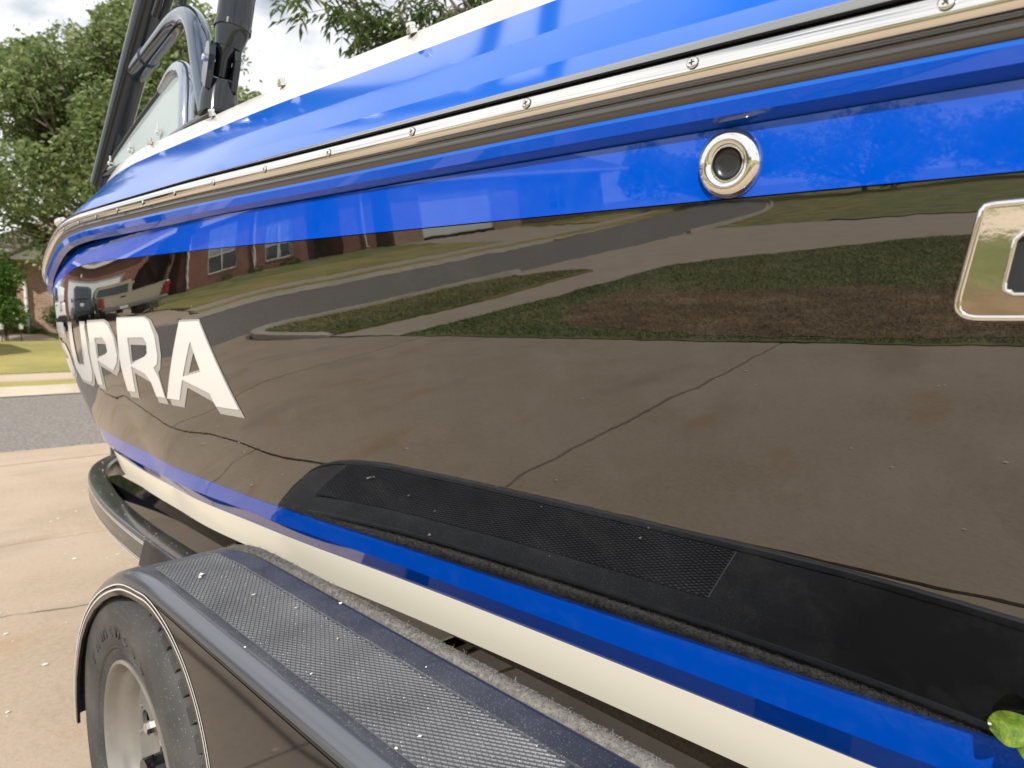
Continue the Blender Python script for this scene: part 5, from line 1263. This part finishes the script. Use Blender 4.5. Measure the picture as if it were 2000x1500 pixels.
# ------------------------------------------------------------------ vegetation
def leaf_mesh(name, L, wd):
    V = [(0, 0, 0), (wd, L*.38, .12*L), (.0, L, -.08*L), (-wd, L*.38, .12*L)]
    me_ = bpy.data.meshes.new(name); me_.from_pydata(V, [], [(0, 1, 2), (0, 2, 3)]); return me_
def foliage(name, clumps, n, size, m, parent, seed, droop=.2, elong=2.4):
    """clumps: list of (centre, radius xyz). many small leaf faces, denser toward each clump's skin"""
    rnd = random.Random(seed); V = []; F = []
    wts = [r_[0]*r_[1]*r_[2] for c_, r_ in clumps]; 
    for _ in range(n):
        c_, r_ = rnd.choices(clumps, wts)[0]
        while True:
            d_ = Vector((rnd.uniform(-1, 1), rnd.uniform(-1, 1), rnd.uniform(-1, 1)))
            if .02 < d_.length < 1: break
        d_ = d_.normalized()*(d_.length**.45)
        p = Vector(c_)+Vector((d_.x*r_[0], d_.y*r_[1], d_.z*r_[2]))
        if rnd.random() < .10: p += Vector((rnd.gauss(0, .16), rnd.gauss(0, .16), rnd.gauss(.05, .16)))
        ax = Vector((d_.x+rnd.uniform(-1, 1), d_.y+rnd.uniform(-1, 1), d_.z*.3-droop+rnd.uniform(-.6, .6))).normalized()
        s_ = ax.cross(Vector((rnd.uniform(-1, 1), rnd.uniform(-1, 1), rnd.uniform(-1, 1)))).normalized()
        L = size*rnd.uniform(.6, 1.3); wd = L/elong/2; b = len(V)
        V += [p, p+ax*L*.45+s_*wd, p+ax*L, p+ax*L*.45-s_*wd]; F.append((b, b+1, b+2, b+3))
    o = meshobj(name, V, F, m, parent); return o
def limb(mb, a, b, r0, r1, rnd, n=5, jit=.12):
    a = Vector(a); b = Vector(b); L = (b-a).length; pts = []
    for i in range(n+1):
        t = i/n; j = jit*L*.25*math.sin(PI*t); pts.append(a.lerp(b, t)+Vector((rnd.uniform(-j, j), rnd.uniform(-j, j), rnd.uniform(-j, j)*.5)))
    mb.tube(pts, [r0+(r1-r0)*i/n for i in range(n+1)], 8); return pts
def tree(name, loc, label, cat, trunk_h, clumps, nl, size, m, seed, tr=.16, group=None, elong=2.4):
    r = empty(name, loc, label, cat, group); rnd = random.Random(seed); L0 = Vector(loc); mb = MB()
    fork = L0+Vector((0, 0, trunk_h)); limb(mb, L0-Vector((0, 0, .1)), fork, tr, tr*.72, rnd, 6, .08)
    for c_, r_ in clumps:
        c2 = L0+Vector(c_); limb(mb, fork-Vector((0, 0, rnd.uniform(0, .25*trunk_h))), c2, tr*.5, tr*.08, rnd)
        for _ in range(3):
            d_ = Vector((rnd.uniform(-1, 1)*r_[0], rnd.uniform(-1, 1)*r_[1], rnd.uniform(-.5, 1)*r_[2]))*.85; limb(mb, c2.lerp(fork, .25), c2+d_, tr*.16, tr*.03, rnd, 4)
    mb.build('trunk', M['bark'], r, True)
    foliage('crown', [(L0+Vector(c_), r_) for c_, r_ in clumps], nl, size, m, r, seed+1, elong=elong)
    return r
def clump_set(n, c, R, rmin, rmax, seed, flat=.8):
    rnd = random.Random(seed); out = []
    for i in range(n):
        while True:
            d_ = Vector((rnd.uniform(-1, 1), rnd.uniform(-1, 1), rnd.uniform(-1, 1)))
            if d_.length < 1: break
        rr = rnd.uniform(rmin, rmax); out.append(((c[0]+d_.x*R[0], c[1]+d_.y*R[1], c[2]+d_.z*R[2]), (rr, rr, rr*flat)))
    return out
# big shade tree in front of the tan house
cl_ = [((x, y, z), (r_, r_, r_*.85)) for x, y, z, r_ in [(-2.5, -1.01, 6.06, 0.69), (0.34, -3.8, 4.67, 0.95), (-1.37, 2.13, 6.45, 0.92), (0.12, -1.62, 6.65, 0.64), (-1.55, 2.03, 4.71, 0.84), (-0.74, -0.99, 7.1, 0.85), (-2.04, -0.38, 6.31, 0.79), (-2.46, 0.03, 5.79, 0.69), (1.3, 0.13, 8.43, 0.83), (0.33, -2.79, 5.85, 0.67), (-2.2, 2.06, 7.25, 0.57), (0.31, -1.42, 8.7, 0.57), (0.69, -2.07, 7.2, 1.04), (-2.11, 0.27, 7.11, 0.57), (-0.01, 0.82, 4.24, 0.75), (-0.04, -1.54, 5.06, 0.92), (0.46, -0.01, 5.35, 0.87), (-0.95, -1.98, 5.56, 0.89), (-3.12, 2.41, 4.61, 0.61), (-0.85, -2.46, 5.01, 1.01), (-3.72, -0.47, 3.99, 0.56), (0.87, -2.05, 5.17, 0.99), (-0.07, -0.57, 6.95, 0.98), (-1.46, -2.67, 3.76, 0.6), (-0.33, -1.7, 4.47, 0.81), (1.71, -0.78, 5.56, 0.58), (-1.63, -2.01, 4.69, 0.63), (-2.51, 1.35, 6.82, 0.72), (0.95, -3.58, 5.31, 0.55), (-0.51, -0.93, 6.78, 0.91), (-1.37, 0.9, 5.4, 1.04), (-0.14, -1.27, 7.73, 1.01), (0.12, -3.78, 5.62, 0.77), (0.11, -3.66, 6.9, 0.88), (-1.66, -0.44, 5.91, 0.6), (-3.17, 3.3, 4.42, 0.96), (-0.43, 0.67, 6.66, 1.02), (0.61, -0.01, 5.7, 0.86), (0.77, -3.91, 5.25, 0.7), (-1.23, 2.27, 6.51, 1.05), (-2.15, -1.19, 6.73, 0.56), (-0.77, -1.58, 5.46, 0.86), (0.75, -4.86, 5.47, 0.63), (-0.48, -2.27, 7.38, 0.6), (-2.66, -1.28, 3.99, 1.0), (0.95, 0.43, 5.92, 0.88), (1.51, -1.72, 5.7, 0.83), (-0.14, -3.41, 5.95, 0.8), (0.48, -3.87, 6.32, 0.58), (-0.08, -2.22, 4.56, 0.71), (1.06, -2.25, 4.94, 0.67), (-0.51, 1.04, 5.86, 0.64), (2.63, -1.26, 6.06, 1.01), (-2.97, 0.21, 5.79, 1.01), (-0.8, -3.74, 4.05, 0.85), (0.38, -0.76, 8.03, 1.0), (-1.26, 2.03, 5.2, 1.0), (0.07, -1.37, 5.63, 0.85), (-3.18, 0.54, 6.6, 0.5), (-2.84, 1.57, 7.05, 0.44), (-2.79, 0.55, 6.96, 0.41), (-2.33, 2.16, 7.56, 0.3), (-2.12, 2.17, 7.68, 0.43), (-2.38, -0.4, 6.96, 0.46), (-1.93, 0.96, 7.45, 0.47), (-2.04, -0.61, 7.16, 0.28), (-1.71, 0.02, 7.48, 0.39), (-1.3, 0.95, 7.9, 0.48), (-1.23, 0.3, 7.94, 0.35), (-0.84, 1.01, 8.26, 0.29), (-1.08, -0.76, 7.43, 0.45), (-0.68, 0.01, 7.61, 0.43), (-0.89, -1.68, 7.77, 0.38), (-0.56, -1.24, 8.02, 0.48), (-0.14, -0.58, 8.64, 0.45), (0.04, -0.75, 8.85, 0.47), (-0.19, -2.21, 8.6, 0.34), (0.62, -0.39, 9.62, 0.34), (0.17, -2.39, 8.63, 0.31), (0.32, -2.55, 8.41, 0.5), (0.92, -1.47, 8.77, 0.33), (0.64, -2.84, 8.07, 0.48), (1.5, -1.15, 8.69, 0.35), (1.55, -1.64, 8.39, 0.32), (1.24, -2.96, 7.62, 0.31), (1.91, -1.89, 7.78, 0.4), (1.43, -3.55, 6.97, 0.3), (-2.64, 1.11, 3.66, 0.5), (-2.43, -0.1, 3.3, 0.45), (-1.95, 0.45, 3.14, 0.5), (-1.97, -0.4, 2.68, 0.45), (-2.6, 0.26, 2.88, 0.4), (-2.94, 0.37, 3.05, 0.5), (-2.24, 0.01, 2.32, 0.35), (-2.01, -0.21, 2.25, 0.4), (-2.14, 1.13, 4.63, 0.4), (-1.47, -0.05, 4.55, 0.5), (-1.5, -0.48, 3.6, 0.6)]]
tree('shade_tree', (6.2, 21.2, gz(6.2, 21.2)), 'large leafy shade tree standing in front of the tan brick house', 'tree', 2.6, cl_, 76000, .15, M['leaf_ash'], 31, .20, elong=2.0)
tree('shade_tree', (-6.9, 23.6, gz(-6.9, 23.6)), 'small leafy tree beside the red brick house porch', 'tree', 2.3, clump_set(12, (0, 0, 3.9), (1.1, .6, .9), .5, .8, 8), 14000, .15, M['leaf_ash'], 41, .09)
# distant trees
for i, (x, y, h, lab) in enumerate(((18.8, 39.6, 13.0, 'far tree rising behind the boat deck, right of the tower strut'), (-28, 42, 9, 'far tree behind the farthest brick house'), (-11, 40, 9, 'far tree behind the red brick house'), (1.5, 44, 8.5, 'far tree between the two brick houses'), (-52, 14, 9, 'far tree at the end of the street'), (-46, -6, 8, 'far tree on the neighbouring lawn'), (-58, 4, 9, 'tall far tree beyond the neighbouring lawn'), (-44, 22, 8, 'far tree before the end of the street'))):
    tree('far_tree', (x, y, gz(x, y)), lab, 'tree', h*.10, clump_set(26 if x > -40 else 44, (0, 0, h*.44 if x > -40 else h*.36), (h*.36, h*.36, h*.38) if x > -40 else (h*.6, h*.75, h*.24), h*.10, h*.17, 50+i), 9000 if x > -40 else 16000, .26, M['leaf_ash'], 60+i, .2, 'trees beyond the street', elong=2.0)
# shrubs
def shrub(loc, label, clumps, n, size, seed):
    r = empty('shrub', loc, label, 'shrub', 'shrubs by the tan house'); L0 = Vector(loc); mb = MB(); rnd_ = random.Random(seed)
    for c_, r_ in clumps: limb(mb, L0, L0+Vector(c_), .02, .008, rnd_, 3)
    mb.build('stem', M['bark'], r); foliage('leaves', [(L0+Vector(c_), r_) for c_, r_ in clumps], n, size, M['leaf_shrub'], r, seed)
shrub((3.35, 22.6, gz(3.35, 22.6)), 'tall bright green shrub in front of the grey door', clump_set(16, (-.25, 0, 1.35), (.42, .4, 1.05), .28, .45, 3), 6500, .10, 77)
shrub((4.85, 24.3, gz(4.85, 24.3)), 'round low shrub against the tan brick wall', clump_set(6, (.1, 0, .55), (.28, .25, .22), .25, .36, 4), 2600, .07, 78)
shrub((4.35, 24.8, gz(4.35, 24.8)), 'small tuft of plants at the downspout foot', clump_set(4, (0, 0, .14), (.25, .15, .06), .12, .2, 4), 700, .07, 79)
for i, x in enumerate((-13.3, -11.9, -10.4)):
    r = empty('low_plant', (x, 23.95, gz(x, 23.95)), ['low plant under the narrower brick house window', 'low plant between the brick house windows', 'low plant under the double brick house window'][i], 'plant', 'low plants along the brick house'); L0 = Vector(r.location)
    foliage('leaves', [(L0+Vector((0, 0, .2)), (.32, .22, .2))], 500, .08, M['leaf_shrub'], r, 90+i)
# garden lights
for i, x in enumerate((3.20, 3.62)):
    r = empty('garden_light', (x, 22.3, gz(x, 22.3)), ['left garden path light near the tall shrub', 'right garden path light near the house path'][i], 'light', 'garden path lights')
    z = gz(x, 22.3); mb = MB(); mb.tube([(x, 22.3, z), (x, 22.3, z+.42)], .012, 8); mb.build('post', M['black_trim'], r)
    mb = MB(); mb.lathe([(.05, 0), (.06, .10), (.065, .11), (.01, .16)], (x, 22.3, z+.40), (0, 0, 1), 14, 0, True); mb.build('lamp_head', M['trim'], r)

# pecan tree behind the boat: drooping compound leaves close to the camera
pec = empty('pecan_tree', (6.6, 5.2, 0), 'pecan tree with long drooping leaflets overhanging the far side of the boat', 'tree')
rnd = random.Random(3); mb = MB()
limb(mb, (6.6, 5.2, -.1), (6.5, 5.2, 2.6), .17, .13, rnd, 6, .06)
tips = []
for (b_, rr) in (((3.40, 4.80, 3.50), .04), ((3.18, 4.74, 3.22), .035), ((3.5, 4.62, 3.40), .03), ((3.85, 4.75, 3.80), .045), ((4.25, 4.70, 3.98), .045), ((2.85, 5.0, 3.72), .035), ((3.65, 4.35, 3.62), .035), ((4.0, 5.3, 4.1), .04), ((5.9, 6.6, 5.6), .06), ((7.4, 5.8, 5.5), .06), ((6.4, 4.0, 5.2), .05), ((4.5, 5.2, 4.6), .04)):
    tips.append(limb(mb, (6.5, 5.2, 2.5), b_, rr, .012, rnd, 8, .10))
mb.build('trunk', M['bark'], pec, True)
lm = leaf_mesh('leaflet', .105, .0145); lm.materials.append(M['leaf_pecan'])
leaf_T = []; tw = MB()
cands = []
for ln in tips:
    for _ in range(26):
        t = rnd.uniform(.6, 1.0)*(len(ln)-1); i = min(int(t), len(ln)-2); p = ln[i].lerp(ln[i+1], t-i)
        d_ = Vector((rnd.uniform(-1, 1), rnd.uniform(-1, 1), rnd.uniform(-.5, .25))).normalized(); q = p+d_*rnd.uniform(.10, .45); tw.tube([p, p.lerp(q, .5)+Vector((0, 0, .03)), q], [.006, .004, .002], 5)
        for _ in range(4):
            o_ = p.lerp(q, rnd.uniform(.3, 1)); ra = Vector((rnd.uniform(-1, 1), rnd.uniform(-1, 1), rnd.uniform(-.9, .0))).normalized(); Lr = rnd.uniform(.18, .32)
            sd_ = ra.cross(Vector((0, 0, 1))).normalized(); e_ = o_+ra*Lr+Vector((0, 0, -.05)); tw.tube([o_, o_.lerp(e_, .5)+Vector((0, 0, .012)), e_], [.0022, .0018, .001], 4)
            for k_ in range(9):
                tt = .2+.8*(k_//2)/4; base_ = o_.lerp(e_, tt); sgn = (1 if k_ % 2 else -1)
                ax = (ra*.6+sd_*sgn*.8+Vector((0, 0, rnd.uniform(-.75, .15)))).normalized() if k_ < 8 else (ra+Vector((0, 0, -.4))).normalized()
                cands.append((base_, ax, rnd.uniform(.75, 1.2)))
tag(tw.build('twigs', M['bark'], pec), kind='stuff')
# the leaflets nearest the open sky above the gunwale are single parts, the rest one mass
cpos = Vector((0, 0, 1.2))
def vis(c_):
    d_ = c_[0]-cpos; el = math.atan2(d_.z, math.hypot(d_.x, d_.y)); az = math.degrees(math.atan2(d_.x, d_.y)); return abs(az-35)+abs(math.degrees(el)-23)*1.2
cands.sort(key=vis)
Vr = []; Fr = []
for n_, (p, ax, sc_) in enumerate(cands):
    s_ = ax.cross(Vector((rnd.uniform(-.3, .3), rnd.uniform(-.3, .3), 1))).normalized(); up_ = s_.cross(ax)
    mtx = Matrix(((s_.x, ax.x, up_.x, p.x), (s_.y, ax.y, up_.y, p.y), (s_.z, ax.z, up_.z, p.z), (0, 0, 0, 1))) @ Matrix.Scale(sc_, 4)
    if n_ < 290:
        o = bpy.data.objects.new('leaflet', lm); C.objects.link(o); o.parent = pec; o.matrix_parent_inverse = PM[pec.name]; o.matrix_basis = mtx
    else:
        b = len(Vr); Vr += [mtx @ v.co for v in lm.vertices]; Fr += [(b, b+1, b+2), (b, b+2, b+3)]
tag(meshobj('foliage', Vr, Fr, M['leaf_pecan'], pec), kind='stuff')
